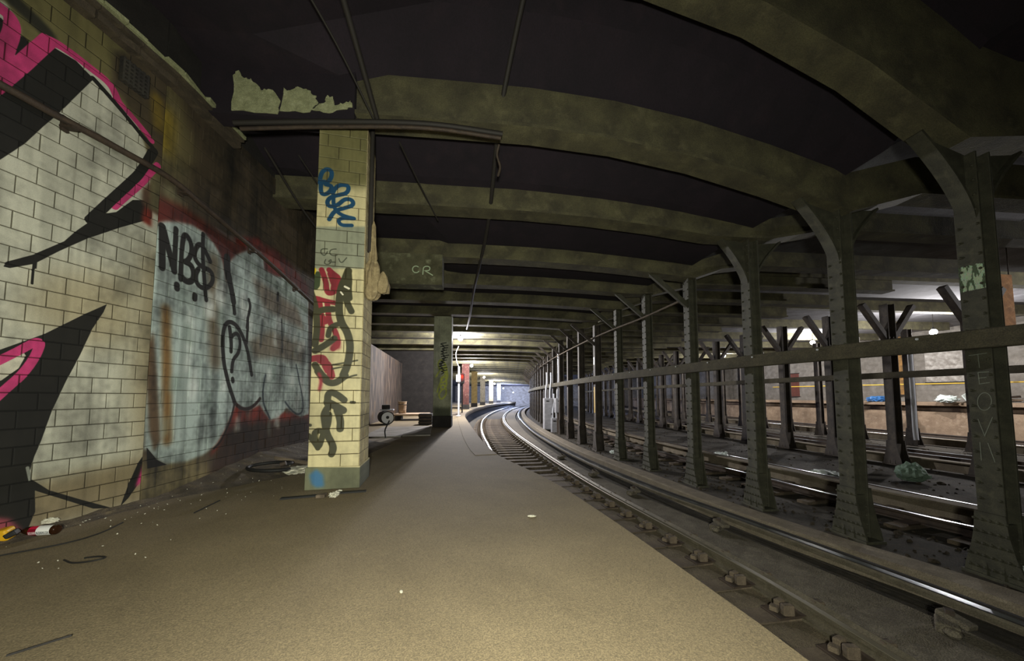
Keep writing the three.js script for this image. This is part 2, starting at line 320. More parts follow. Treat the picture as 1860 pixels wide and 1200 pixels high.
{
  const { f, s } = wallP;
  f('#8f9483',0.02,[-0.115,3.15,0.593,3.227,0.606,2.688,-0.098,2.631]);
  f('#77744f',0.08,[-0.004,4.484,0.639,4.598,0.659,3.754,-0.071,3.656]);  // darker top: lamplight falling off, painted into the tile colour
  s('#1d4a70',0.05,0.004,[0.024,3.725,0.031,3.838,0.088,3.914,0.158,3.901,0.16,3.811,0.113,3.737,0.043,3.75,0.037,3.637,0.059,3.573,0.137,3.606,0.174,3.7,0.094,3.712]);
  s('#1d4a70',0.05,0.004,[0.176,3.611,0.204,3.693,0.283,3.738,0.364,3.726,0.346,3.633,0.256,3.599,0.158,3.564,0.11,3.491,0.142,3.428,0.24,3.462,0.318,3.562,0.409,3.551,0.421,3.484,0.321,3.438,0.203,3.39,0.147,3.272]);
  s('#1d4a70',0.045,0.004,[0.187,3.567,0.181,3.432,0.284,3.333,0.487,3.311,0.245,3.306,0.268,3.208,0.408,3.223]);
  s('#44483c',0.012,0.004,[0.138,2.896,0.07,2.901,0.062,2.834,0.112,2.806,0.139,2.863]);
  s('#44483c',0.012,0.004,[0.236,2.905,0.177,2.9,0.159,2.843,0.2,2.814,0.249,2.829]);
  s('#44483c',0.012,0.004,[0.123,2.763,0.095,2.706,0.173,2.702,0.191,2.78,0.143,2.732,0.231,2.74]);
  s('#44483c',0.012,0.004,[0.27,2.787,0.292,2.712,0.359,2.806]);
  s('#e8c800',0.06875,0.006,[-0.014,2.623,-0.015,2.554]);
  s('#3d4a2c',0.0875,0.006,[0.012,2.525,0.015,2.425]);
  s('#3d4a2c',0.0625,0.006,[0.043,2.577,0.037,2.439]);
  s('#8e2230',0.0625,0.006,[0.081,2.631,0.136,2.497,0.146,2.347,0.219,2.352,0.28,2.431,0.282,2.545,0.212,2.591,0.165,2.637]);
  s('#8e2230',0.0625,0.006,[0.178,2.588,0.216,2.477]);
  s('#8e2230',0.0625,0.006,[0.237,2.542,0.218,2.402]);
  s('#8e2230',0.05625,0.006,[0.031,2.277,0.143,2.247,0.257,2.229]);
  s('#8e2230',0.0625,0.006,[0.155,2.235,0.17,2.099,0.185,2,0.244,1.904,0.28,1.818,0.294,1.72,0.239,1.669]);
  s('#8e2230',0.0625,0.006,[0.064,2.267,0.098,2.07,0.109,1.898,0.102,1.775]);
  s('#8e2230',0.075,0.006,[0.116,2.034,0.14,1.998]);
  s('#8e2230',0.075,0.006,[0.01,1.54,0.12,1.567,0.154,1.519]);
  s('#8e2230',0.0875,0.006,[0.099,1.53,0.166,1.495,0.202,1.435,0.227,1.337]);
  s('#8e2230',0.03,0.006,[0.134,1.458,0.17,1.385]);
  f('#8e2230',0.03,[0.247,1.78,0.315,1.782,0.318,1.671,0.206,1.643,0.215,1.717]);
  s('#3b3a22',0.075,0.006,[-0.039,2.372,0.01,2.239,0.043,2.068,0.054,1.896,0.038,1.711]);
  s('#3b3a22',0.075,0.006,[0.026,2.091,0.102,2.145,0.225,2.152]);
  s('#3b3a22',0.0875,0.006,[0.383,2.642,0.351,2.538,0.308,2.433,0.29,2.281,0.288,2.13,0.321,1.982,0.392,1.885,0.431,1.724,0.423,1.587,0.404,1.463,0.361,1.351]);
  s('#3b3a22',0.075,0.006,[0.383,2.629,0.397,2.541,0.389,2.414,0.404,2.3]);
  s('#3b3a22',0.075,0.006,[0.332,2.397,0.37,2.26,0.431,2.138]);
  s('#3b3a22',0.0625,0.006,[0.276,1.967,0.198,1.939,0.179,1.827]);
  s('#3b3a22',0.075,0.006,[0.04,1.638,0.127,1.69,0.247,1.792]);
  s('#3b3a22',0.075,0.006,[0.045,1.468,0.092,1.384,0.172,1.3]);
  s('#3b3a22',0.018,0.006,[0.234,1.472,0.346,1.493,0.517,1.533]);
  s('#3b3a22',0.018,0.006,[0.235,1.423,0.347,1.45]);
  s('#3b3a22',0.02,0.006,[0.374,1.302,0.441,1.334,0.51,1.353]);
  s('#e6e2d0',0.025,0.001,[0.348,2.442,0.395,2.42]);
  s('#e6e2d0',0.02,0.001,[0.304,2.37,0.328,2.34]);
  s('#3b3a22',0.0784,0.005,[0.078,1.392,0.157,1.269,0.272,1.242,0.384,1.341]);
  s('#3b3a22',0.0784,0.005,[0.379,1.048,0.301,1.118,0.224,1.145,0.194,1.104,0.196,1.008]);
  s('#3b3a22',0.0896,0.005,[0.196,1.021,0.279,0.98,0.37,0.924]);
  s('#3b3a22',0.0784,0.005,[0.216,0.98,0.156,0.899,0.171,0.803,0.195,0.653,0.254,0.544,0.281,0.475,0.258,0.408]);
  s('#3b3a22',0.084,0.005,[0.306,0.925,0.348,0.814,0.344,0.705]);
  s('#3b3a22',0.0784,0.005,[0.213,0.871,0.21,0.762,0.175,0.681]);
  s('#3b3a22',0.0672,0.005,[0.188,0.654,0.125,0.696,0.064,0.67,0.067,0.576,0.113,0.48,0.141,0.574,0.163,0.654]);
  s('#3b3a22',0.056,0.005,[0.003,0.631,0.068,0.549,0.107,0.481]);
  s('#3b3a22',0.0336,0.005,[0.458,1.02,0.496,1.018]);
  s('#3b3a22',0.0336,0.005,[-0.019,0.759,0.018,0.752]);
  s('#8e2230',0.0336,0.02,[0.091,1.364,0.125,1.296,0.104,1.172]);
  f('#6c6f5a',0.005,[-0.03,0.267,0.665,0.237,0.673,-0.105,-0.019,-0.063]);
  f('#3f6d96',0.03,[0.031,0.177,0.102,0.24,0.178,0.17,0.195,0.036,0.109,0.027,0.058,0.07]);
}
const paintA = new THREE.MeshStandardMaterial({ map: weather(wallA, 0.5, 0.2, 1.5), roughness: 0.85 });
const paintB = new THREE.MeshStandardMaterial({ map: weather(wallB, 0.7, 0.4, 4.5), roughness: 0.92 });
const paintP = new THREE.MeshStandardMaterial({ map: weather(wallP, 0.3, 0.15, 8.5), roughness: 0.5 });
function paintedUV(g, c) {   // texture coordinates from the block's own place on the wall: along the wall, up the wall
  const p = g.attributes.position, uv = new Float32Array(p.count * 2);
  for (let i = 0; i < p.count; i++) { uv[2 * i] = (p.getX(i) - c.s0) / (c.s1 - c.s0); uv[2 * i + 1] = p.getY(i) / c.y1; }
  g.setAttribute('uv', new THREE.BufferAttribute(uv, 2)); return g;
}
// one block in the plane of a wall: x along, y up, front face at z = out with bevelled edges
function block(x0, x1, y0, y1, out, bev) {
  const o = [[x0, y0], [x1, y0], [x1, y1], [x0, y1]], i = [[x0 + bev, y0 + bev], [x1 - bev, y0 + bev], [x1 - bev, y1 - bev], [x0 + bev, y1 - bev]];
  const pos = [], P = (q, z) => [q[0], q[1], z], tri = (a, b, c) => pos.push(...a, ...b, ...c);
  tri(P(i[0], out), P(i[1], out), P(i[2], out)); tri(P(i[0], out), P(i[2], out), P(i[3], out));
  for (let k = 0; k < 4; k++) {
    const n = (k + 1) % 4, a = P(o[k], out - bev), b = P(o[n], out - bev), c = P(i[n], out), d = P(i[k], out), e = P(o[k], -0.02), h = P(o[n], -0.02);
    tri(a, b, c); tri(a, c, d); tri(e, h, b); tri(e, b, a);
  }
  const g = new THREE.BufferGeometry(); g.setAttribute('position', new THREE.Float32BufferAttribute(pos, 3)); g.computeVertexNormals(); return g;
}
// a wall of blocks: origin on the plan, direction angle; single blocks as parts, the rest joined
function blockWall(name, x, D, ry, flip, c, mat, backMat, len, height, ch, bw, keep, joint) {
  const w = new THREE.Group(); w.name = name; w.position.set(x, 0, -D); w.rotation.y = ry; scene.add(w); structure(w);
  const X = (s) => flip ? -s : s;
  const backing = new THREE.BoxGeometry(len, height, 0.3); backing.translate(X(len / 2), height / 2, -0.153);
  const bg = plain(backing); const bp = bg.clone();
  const geoBack = (flip ? mirrorUV : paintedUV)(bp, c); put('mortar', geoBack, backMat, w);
  const rest = [];
  for (let j = 0; j * ch < height - 0.02; j++) {
    let s = -(j % 2) * bw / 2;
    for (; s < len; s += bw) {
      const a = Math.max(0, s) + joint / 2, b = Math.min(len, s + bw) - joint / 2; if (b - a < 0.03) continue;
      const y0 = j * ch + joint / 2, y1 = Math.min(height, (j + 1) * ch) - joint / 2;
      const g = block(flip ? -b : a, flip ? -a : b, y0, y1, 0.004 + rr(-0.0015, 0.0025), 0.004);
      (flip ? mirrorUV : paintedUV)(g, c);
      if (keep((a + b) / 2, (y0 + y1) / 2)) put('block', g, mat, w); else rest.push(g);
    }
  }
  if (rest.length) { const r = put('block', mergeGeometries(rest), mat, w); r.userData = { kind: 'stuff' }; }
  return w;
}
function mirrorUV(g, c) {
  const p = g.attributes.position, uv = new Float32Array(p.count * 2);
  for (let i = 0; i < p.count; i++) { uv[2 * i] = (-p.getX(i) - c.s0) / (c.s1 - c.s0); uv[2 * i + 1] = p.getY(i) / c.y1; }
  g.setAttribute('uv', new THREE.BufferAttribute(uv, 2)); return g;
}
const mortarA = new THREE.MeshStandardMaterial({ map: paintA.map, color: 0x77736a, roughness: 0.9 });
const mortarB = new THREE.MeshStandardMaterial({ map: paintB.map, color: 0x9c988e, roughness: 0.9 });
const mortarP = new THREE.MeshStandardMaterial({ map: paintP.map, color: 0x3a3324, roughness: 0.9 });
// left wall: near facet runs toward the viewer from the seam, far facet away from it
blockWall('wall_left', -3.75, 3.51, Math.PI / 2 - Math.atan(0.1), true, wallA, paintA, mortarA, 6.2, 4.62, 0.14, 0.215, (s, y) => s < 1.75, 0.007);
blockWall('wall_left_rear', -3.75, 3.51, Math.PI / 2 + Math.atan(0.05), false, wallB, paintB, mortarB, 5.1, 4.62, 0.145, 0.31, (s, y) => s < 3.2 && y < 3.7, 0.005);

// ---------------------------------------------------------------- the shell of the station
const C_LINE = plan([6.3, -3, 5.75, 0.6, 5.6, 2.55, 5.3, 3.81, 4.84, 4.93, 4.43, 6.25, 4.11, 7.78, 3.76, 9.41, 3.44, 10.95, 3.17, 12.63, 2.95, 14.5, 2.76, 16.4, 2.6, 18.3, 2.47, 20.2, 2.2, 26, 2.08, 32, 2.2, 40, 2.75, 49, 3.8, 59, 5.6, 70, 7.6, 79]);
const cTab = C_LINE.getSpacedPoints(900);
function cx(D) { let i = 1; while (i < 900 && -cTab[i].z < D) i++; const a = cTab[i - 1], b = cTab[i], t = (D + a.z) / (a.z - b.z); return a.x + (b.x - a.x) * t; }
function lerpTab(tab, D) { for (let i = 1; i < tab.length; i++) if (D <= tab[i][0]) { const [a, b] = [tab[i - 1], tab[i]]; return a[1] + (b[1] - a[1]) * clamp01((D - a[0]) / (b[0] - a[0])); } return tab[tab.length - 1][1]; }
const slope = (D) => D < 12 ? 0.096 : lerpTab([[12, 0.096], [20, 0.05], [32, -0.0], [45, -0.06], [60, -0.13], [75, -0.17]], D);
const crown = (D) => lerpTab([[3.81, 5.71], [4.93, 4.67], [6.25, 4.28], [7.78, 4.05], [9.4, 4.02], [12, 3.99], [15, 4.06], [18, 4.16], [22, 3.98], [40, 3.7], [60, 3.25], [76, 2.9]], D);
const arch = (D) => lerpTab([[3.81, 0.0785], [4.93, 0.037], [6.25, 0.0165], [7.78, 0.011], [9.4, 0.006], [20, 0.006]], D);
const beamH = (D) => lerpTab([[3.81, 1.35], [4.3, 0.7], [4.93, 0.52], [6.25, 0.33], [7.78, 0.3]], D);
// height of a beam's underside, u metres to the side of the column line
const under = (u, D) => u > 0 ? Math.max(crown(D) - 25 * arch(D), 0) + Math.min(0.35, u * 0.35) : crown(D) - arch(D) * Math.max(0, u + 5) ** 2;

const PLATFORM_EDGE = [1.6, -4, 1.38, 0, 1.23, 1.48, 1.09, 2.19, 0.86, 3.22, 0.5, 4.53, -0.26, 6.47, -0.64, 8.05, -1.27, 11.37, -1.92, 15, -2.6, 19, -3.1, 23.5, -3.35, 29, -3.3, 36, -2.95, 45, -2.2, 54, -0.7, 65, 1.5, 76];
const edgeLine = plan(PLATFORM_EDGE), edgePts = edgeLine.getSpacedPoints(240);
function slab(d0, d1, left, y0, y1) {
  const e = edgePts.filter((p) => -p.z > d0 + 0.01 && -p.z < d1 - 0.01).map((p) => [p.x, -p.z]);
  const xAt = (D) => { let i = 1; while (-edgePts[i].z < D) i++; const a = edgePts[i - 1], b = edgePts[i]; return a.x + (b.x - a.x) * (D + a.z) / (a.z - b.z); };
  const g = extrude([[left, d0], [xAt(d0), d0], ...e, [xAt(d1), d1], [left, d1]], y1 - y0);
  g.rotateX(-Math.PI / 2); g.translate(0, y0, 0);
  return metreUV(plain(g));
}
structure(put('floor', slab(-3.9, 6.3, -12, -0.28, 0), M.platform));
structure(put('floor_rear', slab(6.309, 75, -12, -0.28, -0.002), M.platform));
{ // platform nosing and the dark face wall under it
  const st = stations(edgeLine, 150).filter(([p]) => -p.z > 6.4 && -p.z < 60);
  structure(put('trim_1', sweep(st, [[-0.42, -0.02], [-0.42, 0.006], [0.0, 0.006], [0.012, -0.1], [0, -0.28], [-0.05, -0.28]]), M.platform));
  structure(put('wall_platform_face', sweep(stations(edgeLine, 150), [[-0.3, -0.27], [-0.12, -0.27], [-0.12, -1.1], [-0.3, -1.1]]), M.dark));
}
structure(new MB().box(48, 0.4, 90, 12, -1.15, -40).build('floor_trackbed', M.ballast));
{ // sooty ceiling, arched from bay to bay over the near track, flat farther right
  const us = []; for (let u = -18; u <= 26; u += u > -7 && u < 1.5 ? 0.5 : 2) us.push(u);
  const ds = [-4]; for (let d = -2; d < 80; d += d < 14 ? 0.8 : 3) ds.push(d);
  const pos = [], posR = [], at = (u, d) => {
    const x = cx(Math.max(-2.9, d)) + u;
    let y = under(u, Math.max(d, 3.81)) + beamH(d);
    const wl = clamp01((-1.6 - x) / 0.6) * clamp01((11 - d) / 2); y = y * (1 - wl) + Math.max(4.72, Math.min(y, 5.2)) * wl;
    if (u > 0) y = 4.95;
    return [x, y + 0.015 * perlin.noise(x, d, 4.4), -(d + slope(d) * u)];
  };
  for (let i = 0; i + 1 < us.length; i++) for (let j = 0; j + 1 < ds.length; j++) {
    const a = at(us[i], ds[j]), b = at(us[i + 1], ds[j]), c = at(us[i + 1], ds[j + 1]), d = at(us[i], ds[j + 1]);
    (us[i] >= 0.9 ? posR : pos).push(...a, ...b, ...c, ...a, ...c, ...d);
  }
  const shell = (p) => { const g = new THREE.BufferGeometry(); g.setAttribute('position', new THREE.Float32BufferAttribute(p, 3)); g.computeVertexNormals(); return g; }, g = shell(pos);
  structure(put('ceiling_far_tracks', metreUV(shell(posR)), M.slabGrey));
  const all = mergeGeometries([plain(g), plain(new THREE.BoxGeometry(60, 0.3, 92).translate(14, 7.2, -40))]);
  structure(put('ceiling', metreUV(all), M.ceiling));
}
structure(new MB().box(60, 9, 0.3, 14, 3, 4.2).build('wall_behind', M.dark));
structure(new MB().box(60, 9, 0.3, 14, 3, -73).build('wall_front', M.concrete));
structure(new MB().box(0.3, 9, 92, 44, 3, -40).build('wall_right', M.dark));
structure(new MB().box(0.3, 9, 92, -12.2, 3, -40).build('wall_outer_left', M.dark));
// the recess behind the pillars: old plastered wall with runs of rust and lime, dark cross wall widened to block bulb light
M.oldwall = (() => {
  const t = texture(320, 3.4, (u, v) => {
    const n = fbm(u * 26, v * 3, 31, 26, 3), m = fbm(u * 7, v * 5, 35, 7, 4), g = (rnd() - 0.5) * 0.25;
    let c = mix([0.13, 0.1, 0.09], [0.4, 0.35, 0.3], clamp01(0.35 + n * 1.8));
    c = mix(c, [0.5, 0.36, 0.18], clamp01(m * 2 - 0.2)); c = mix(c, [0.12, 0.1, 0.1], clamp01(-n * 2.2 - m));
    return c.map((q) => q * (1 + g));
  });
  t.colorSpace = THREE.SRGBColorSpace;
  return new THREE.MeshStandardMaterial({ map: t, roughness: 0.9 });
})();
structure(new MB().bar(V(-5.6, 1.58, 12.5), V(-7.1, 1.58, 21.5), 0.3, 3.2).build('wall_recess', M.oldwall));
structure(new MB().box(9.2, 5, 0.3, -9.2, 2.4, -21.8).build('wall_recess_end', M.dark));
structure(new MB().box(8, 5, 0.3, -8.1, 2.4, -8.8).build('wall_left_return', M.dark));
{ // decayed ledge along the head of the left wall
  const mb = new MB(), low = new MB(), upper = new MB();
  for (const [dx, dd, x, D, len] of [[-0.0995, -0.995, -3.75, 3.51, 6], [-0.05, 0.9987, -3.75, 3.51, 0.95]]) {
    const n = Math.round(len * 6), nx = Math.abs(dd), nd = dd > 0 ? -dx : dx;
    for (let i = 0; i < n; i++) {
      const a = i * len / n, b = (i + 1) * len / n - 0.004, k = rr(-0.012, 0.012);
      const q = (s, off, y) => V(x + dx * s + nx * off, y, D + dd * s + nd * off * Math.sign(dd) * 1);
      low.bar(q(a, 0.05 + k, 4.5), q(b, 0.05 + rr(-0.012, 0.012), 4.5), 0.1, 0.06 + rr(0, 0.02));
      mb.bar(q(a, 0.1 + k, 4.61), q(b, 0.1 + rr(-0.015, 0.015), 4.61), 0.14 + rr(-0.06, 0.04), 0.03 + rr(0, 0.02)); low.bar(q(a, 0.07, 4.57), q(b, 0.07, 4.57), 0.14, 0.04);
    }
  }
  upper.bar(V(-4.5, 5.05, -3.5), V(-3.86, 5.05, 3.51), 0.2, 0.86); upper.bar(V(-3.86, 5.05, 3.51), V(-4.12, 5.05, 8.6), 0.2, 0.86);
  structure(upper.build('wall_left_upper', M.dark));
  structure(low.build('trim_5', M.rubble)); structure(mb.build('trim_2', M.plaster));
}
// raised strip under the columns, kerb beside the near track, dirt-filled slab between rail and third rail
const cSt = stations(C_LINE, 170);
structure(put('trim_3', sweep(cSt, [[-0.7, -1], [-0.66, -0.885], [0.75, -0.885], [0.95, -1]]), M.ballast));
structure(put('trim_4', sweep(cSt, [[-1.12, -1], [-1.1, -0.73], [-1.07, -0.71], [-0.74, -0.71], [-0.7, -0.74], [-0.68, -1]]), M.curb));
const R_LINE = plan([3.1, -3.5, 2.95, -0.5, 2.84, 1.1, 2.74, 2.51, 2.57, 3.66, 2.37, 4.54, 2.09, 5.67, 1.77, 7.01, 1.27, 9.71, 0.78, 12.9, 0.16, 17.3, -0.42, 23, -0.75, 29, -0.78, 36, -0.35, 46, 0.6, 56, 2.4, 67]);
const S_LINE = plan([4.75, -3, 4.35, 0.9, 4.1, 2.8, 3.9, 3.55, 3.64, 4.4, 3.24, 5.6, 2.86, 6.7, 2.44, 8.3, 2.02, 10.4, 1.5, 14.2, 1.05, 19, 0.78, 25, 0.62, 31, 0.76, 39, 1.4, 50, 2.9, 62, 4.2, 69]);
const rSt = stations(R_LINE, 160), sSt = stations(S_LINE, 150);
{
  const pos = [], n = 120, a = R_LINE.getSpacedPoints(n), b = S_LINE.getSpacedPoints(n);
  for (let i = 0; i < n; i++) {
    const q = (p, dx, y) => [p.x + dx, y, p.z];
    const rows = [[a, 0.07, -1], [a, 0.1, -0.87], [b, -0.3, -0.85], [b, -0.28, -1]];
    for (let k = 0; k < 3; k++) { const [c0, x0, y0] = rows[k], [c1, x1, y1] = rows[k + 1]; const A = q(c0[i], x0, y0), B = q(c1[i], x1, y1), Cc = q(c1[i + 1], x1, y1), Dd = q(c0[i + 1], x0, y0); pos.push(...A, ...B, ...Cc, ...A, ...Cc, ...Dd); }
  }
  const g = new THREE.BufferGeometry(); g.setAttribute('position', new THREE.Float32BufferAttribute(pos, 3)); g.computeVertexNormals();
  structure(put('floor_track_slab', metreUV(g), M.trough));
}
{ // dirt packed between the ties on the platform side of the dull rail
  const st = rSt.filter(([p]) => -p.z < 9);
  structure(put('floor_dirt_fill', sweep(st, [[-1.95, -1.1], [-1.9, -0.895], [-0.9, -0.889], [-0.06, -0.9], [-0.04, -1.1]]), M.dirt));
}
// the far platform over the last track, its wall, and lit panels of wall behind
const shift = (off) => C_LINE.points.map((p) => [p.x + off, -p.z + 0.096 * off]).flat();
const farSt = stations(plan(shift(19.3)), 60);
structure(put('floor_far_platform', sweep(farSt, [[-0.35, 0.62], [-0.35, 0.78], [-0.3, 0.8], [4, 0.8], [4, 0.62]]), M.tan));
structure(put('wall_far_platform_face', sweep(farSt, [[-0.02, -1], [-0.02, 0.3], [0.9, 0.3], [0.9, -1]]), M.tan));
structure(put('wall_far_platform_recess', sweep(farSt, [[0.8, 0.28], [0.8, 0.64], [1.1, 0.64], [1.1, 0.28]]), M.tan));
structure(put('wall_far', sweep(farSt, [[2.3, 0.8], [2.3, 5.2], [2.6, 5.2], [2.6, 0.8]]), M.concrete));

// ---------------------------------------------------------------- pillars of glazed block along the platform
const pillarTile = (c, mat, w, h, ch, bw, parent, place) => {
  for (let j = 0; j * ch + 0.25 < h; j++) {
    const y0 = 0.25 + j * ch + 0.004, y1 = Math.min(h, 0.25 + (j + 1) * ch) - 0.004;
    let s = -(j % 3) * bw / 3 - 0.02;
    for (; s < w; s += bw) {
      const a = Math.max(0, s) + 0.003, b = Math.min(w, s + bw) - 0.003; if (b - a < 0.02) continue;
      const g = paintedUV(block(a, b, y0, y1, 0.003 + rr(0, 0.002), 0.004), c);
      place(put('tile', g, mat, parent));
    }
  }
};
const PILLAR_SIDE = grime(0xc2b78e, 0x9f9069, 0xcdc49c, { tile: 0.9, freq: 5, grain: 0.3, bump: 0.003, z: 41, size: 192 });
{
  const p = base('tiled_pillar', -2.4, 0, 4.06, Math.atan2(0.12, 0.55));   // local x along the front face, local z toward the viewer
  tag(p, 'nearest square tiled pillar with blue, red and dark olive scrawls on yellowish blocks', 'pillar', null, 'thing');
  new MB().box(0.56, 4.65, 0.54, 0.281, 2.325, -0.28).build('core', mortarP.clone(), p).material.map = null;
  pillarTile(wallP, paintP, 0.563, 4.55, 0.1525, 0.375, p, () => {});
  const g = new MB(), side = [];
  for (let j = 0; j < 28; j++) for (let k = 0; k < 2; k++) {
    const z0 = k ? -0.56 : -0.29 + (j % 2) * 0.1, z1 = k ? -0.296 + (j % 2) * 0.1 : -0.004;
    const b = block(-z1, -z0, 0.25 + j * 0.1525 + 0.003, 0.25 + (j + 1) * 0.1525 - 0.003, 0.004, 0.004); b.rotateY(Math.PI / 2); b.translate(0.562, 0, 0);
    put('tile', metreUV(b), PILLAR_SIDE, p);
  }
  const pl = new MB().box(0.6, 0.26, 0.6, 0.281, 0.13, -0.28, 0, 0, 0, 0.008).build('plinth', new THREE.MeshStandardMaterial({ map: paintP.map, roughness: 0.85 }), p);
  paintedUV(pl.geometry, wallP);
  pl.userData = { label: 'grey painted plinth with a blue smear' };
  const c = new MB(); c.tube([new THREE.Vector3(0.6, 4.7, -0.12), new THREE.Vector3(0.6, 3.2, -0.12), new THREE.Vector3(0.6, 2.95, -0.12)], 0.028, 8, 20).build('conduit', M.cable, p);
}
// bundle of cloth hanging on the pillar's side
{
  const b = base('cloth_bundle', -1.8, 2.75, 4.32, 0.2);
  tag(b, 'dusty tan cloth bundle hanging from the conduit on the nearest pillar', 'cloth bundle');
  const rag = (name, pts, tw) => {
    const prof = pts.map(([r, y]) => new THREE.Vector2(r, y)), g = new THREE.LatheGeometry(prof, 18), p = g.attributes.position;
    for (let i = 0; i < p.count; i++) { const a = Math.atan2(p.getZ(i), p.getX(i)), y = p.getY(i), k = 1 + 0.3 * Math.sin(a * 5 + y * tw) + 0.25 * perlin.noise(p.getX(i) * 14, y * 9, p.getZ(i) * 14); p.setX(i, p.getX(i) * k); p.setZ(i, p.getZ(i) * k); }
    g.computeVertexNormals(); put(name, metreUV(plain(g)), M.cloth, b); return b.children[b.children.length - 1];
  };
  rag('knot', [[0.005, 0.62], [0.022, 0.55], [0.03, 0.3], [0.045, 0.12], [0.04, 0.08]], 6);
  rag('sack', [[0.03, 0.12], [0.075, 0.02], [0.085, -0.1], [0.08, -0.22], [0.09, -0.36], [0.05, -0.42], [0.005, -0.43]], 9);
  const f = rag('flap', [[0.01, -0.02], [0.05, -0.1], [0.08, -0.2], [0.06, -0.3], [0.01, -0.31]], 12); f.position.set(0.13, -0.03, 0.02);
}
function farPillar(x, D, label, paint) {
  const p = base('tiled_pillar', x, 0, D, 0.1);
  tag(p, label, 'pillar', null, 'thing');
  const h = crown(D) + 0.1;
  new MB().box(0.64, h - 0.4, 0.6, 0.32, 0.4 + (h - 0.4) / 2, -0.3, 0, 0, 0, 0.012).build('shaft', paint, p);
  new MB().box(0.68, 0.4, 0.64, 0.32, 0.2, -0.3, 0, 0, 0, 0.015).build('plinth', M.dark, p);
  return p;
}
const wallQ = canvasFor(0, 0.64, 4.2, 240, '#a2a791');
{ // second pillar: yellow-green loops and black squiggles
  const { f, s } = wallQ;
  f('#c2c7b6', 0.1, [0, 1.9, 0.64, 1.9, 0.64, 3.1, 0, 3.1]); f('#4f5540', 0.1, [0, 0, 0.64, 0, 0.64, 0.7, 0, 0.7]);  // pale upper band is bulb glare painted into the colour
  s('#c3cf62', 0.062, 0.01, [0.2, 2.1, 0.45, 2.0, 0.5, 1.7, 0.3, 1.55, 0.25, 1.75, 0.42, 1.85, 0.5, 1.5, 0.35, 1.3, 0.22, 1.45, 0.4, 1.55, 0.5, 1.2, 0.3, 0.95, 0.18, 1.15, 0.32, 1.35]); s('#c3cf62', 0.05, 0.01, [0.3, 2.4, 0.52, 2.2, 0.3, 2.0, 0.12, 2.25, 0.3, 2.5, 0.55, 1.9, 0.45, 1.6]);
  s('#c3cf62', 0.055, 0.01, [0.1, 1.8, 0.3, 2.2, 0.55, 2.15, 0.2, 1.5, 0.15, 1.25]);
  for (let k = 0; k < 12; k++) { const u = 0.1 + 0.4 * rnd(), v = 1.9 + k * 0.09; s('#22251f', 0.03, 0.003, [u, v, u + 0.15, v + 0.06, u - 0.05, v + 0.1, u + 0.2, v + 0.15]); }
}
const paintQ = new THREE.MeshStandardMaterial({ map: weather(wallQ, 0.4, 0.25, 12.5), roughness: 0.7 });
{
  const p = farPillar(-2.83, 12.25, 'second pillar along the platform with yellow-green loops under the hanging bulb', paintQ);
  paintedUV(p.children[0].geometry, wallQ);
}
const pMats = [[0x4e2722, 0x3a1e1b], [0x8f7a4c, 0x75643d], [0x6b6558, 0x4d493f], [0x8a8578, 0x6b675c], [0x77726a, 0x5a564f]].map(([a, b], i) => grime(a, b, 0x8f8a7a, { tile: 1.2, freq: 5, grain: 0.2, bump: 0, z: 50 + i, size: 192 }));
[[-4.35, 29.5, 'far reddish pillar beyond the hanging bulb, by the white post'], [-4.35, 36.5, 'far yellowish pillar under the second bulb'], [-4.1, 44, 'far grey pillar under the third bulb of the row'], [-3.5, 52, 'far pale pillar under the fourth bulb of the row'], [-2.6, 59, 'farthest pillar before the bluish tunnel bend']].forEach(([x, D, l], i) => farPillar(x, D, l, pMats[i]));

// ---------------------------------------------------------------- riveted steel columns
const up = (x, y, z) => new THREE.Vector3(x, y, z);
const rivetGeo = new THREE.SphereGeometry(0.017, 6, 3, 0, Math.PI * 2, 0, Math.PI / 2);
function rivetRows(list) { return mergeGeometries(list.map(([x, y, z, ax]) => { const g = rivetGeo.clone(); if (ax === 'x') g.rotateZ(Math.PI / 2); else if (ax === 'z') g.rotateX(Math.PI / 2); g.translate(x, y, z); return plain(g); })); }
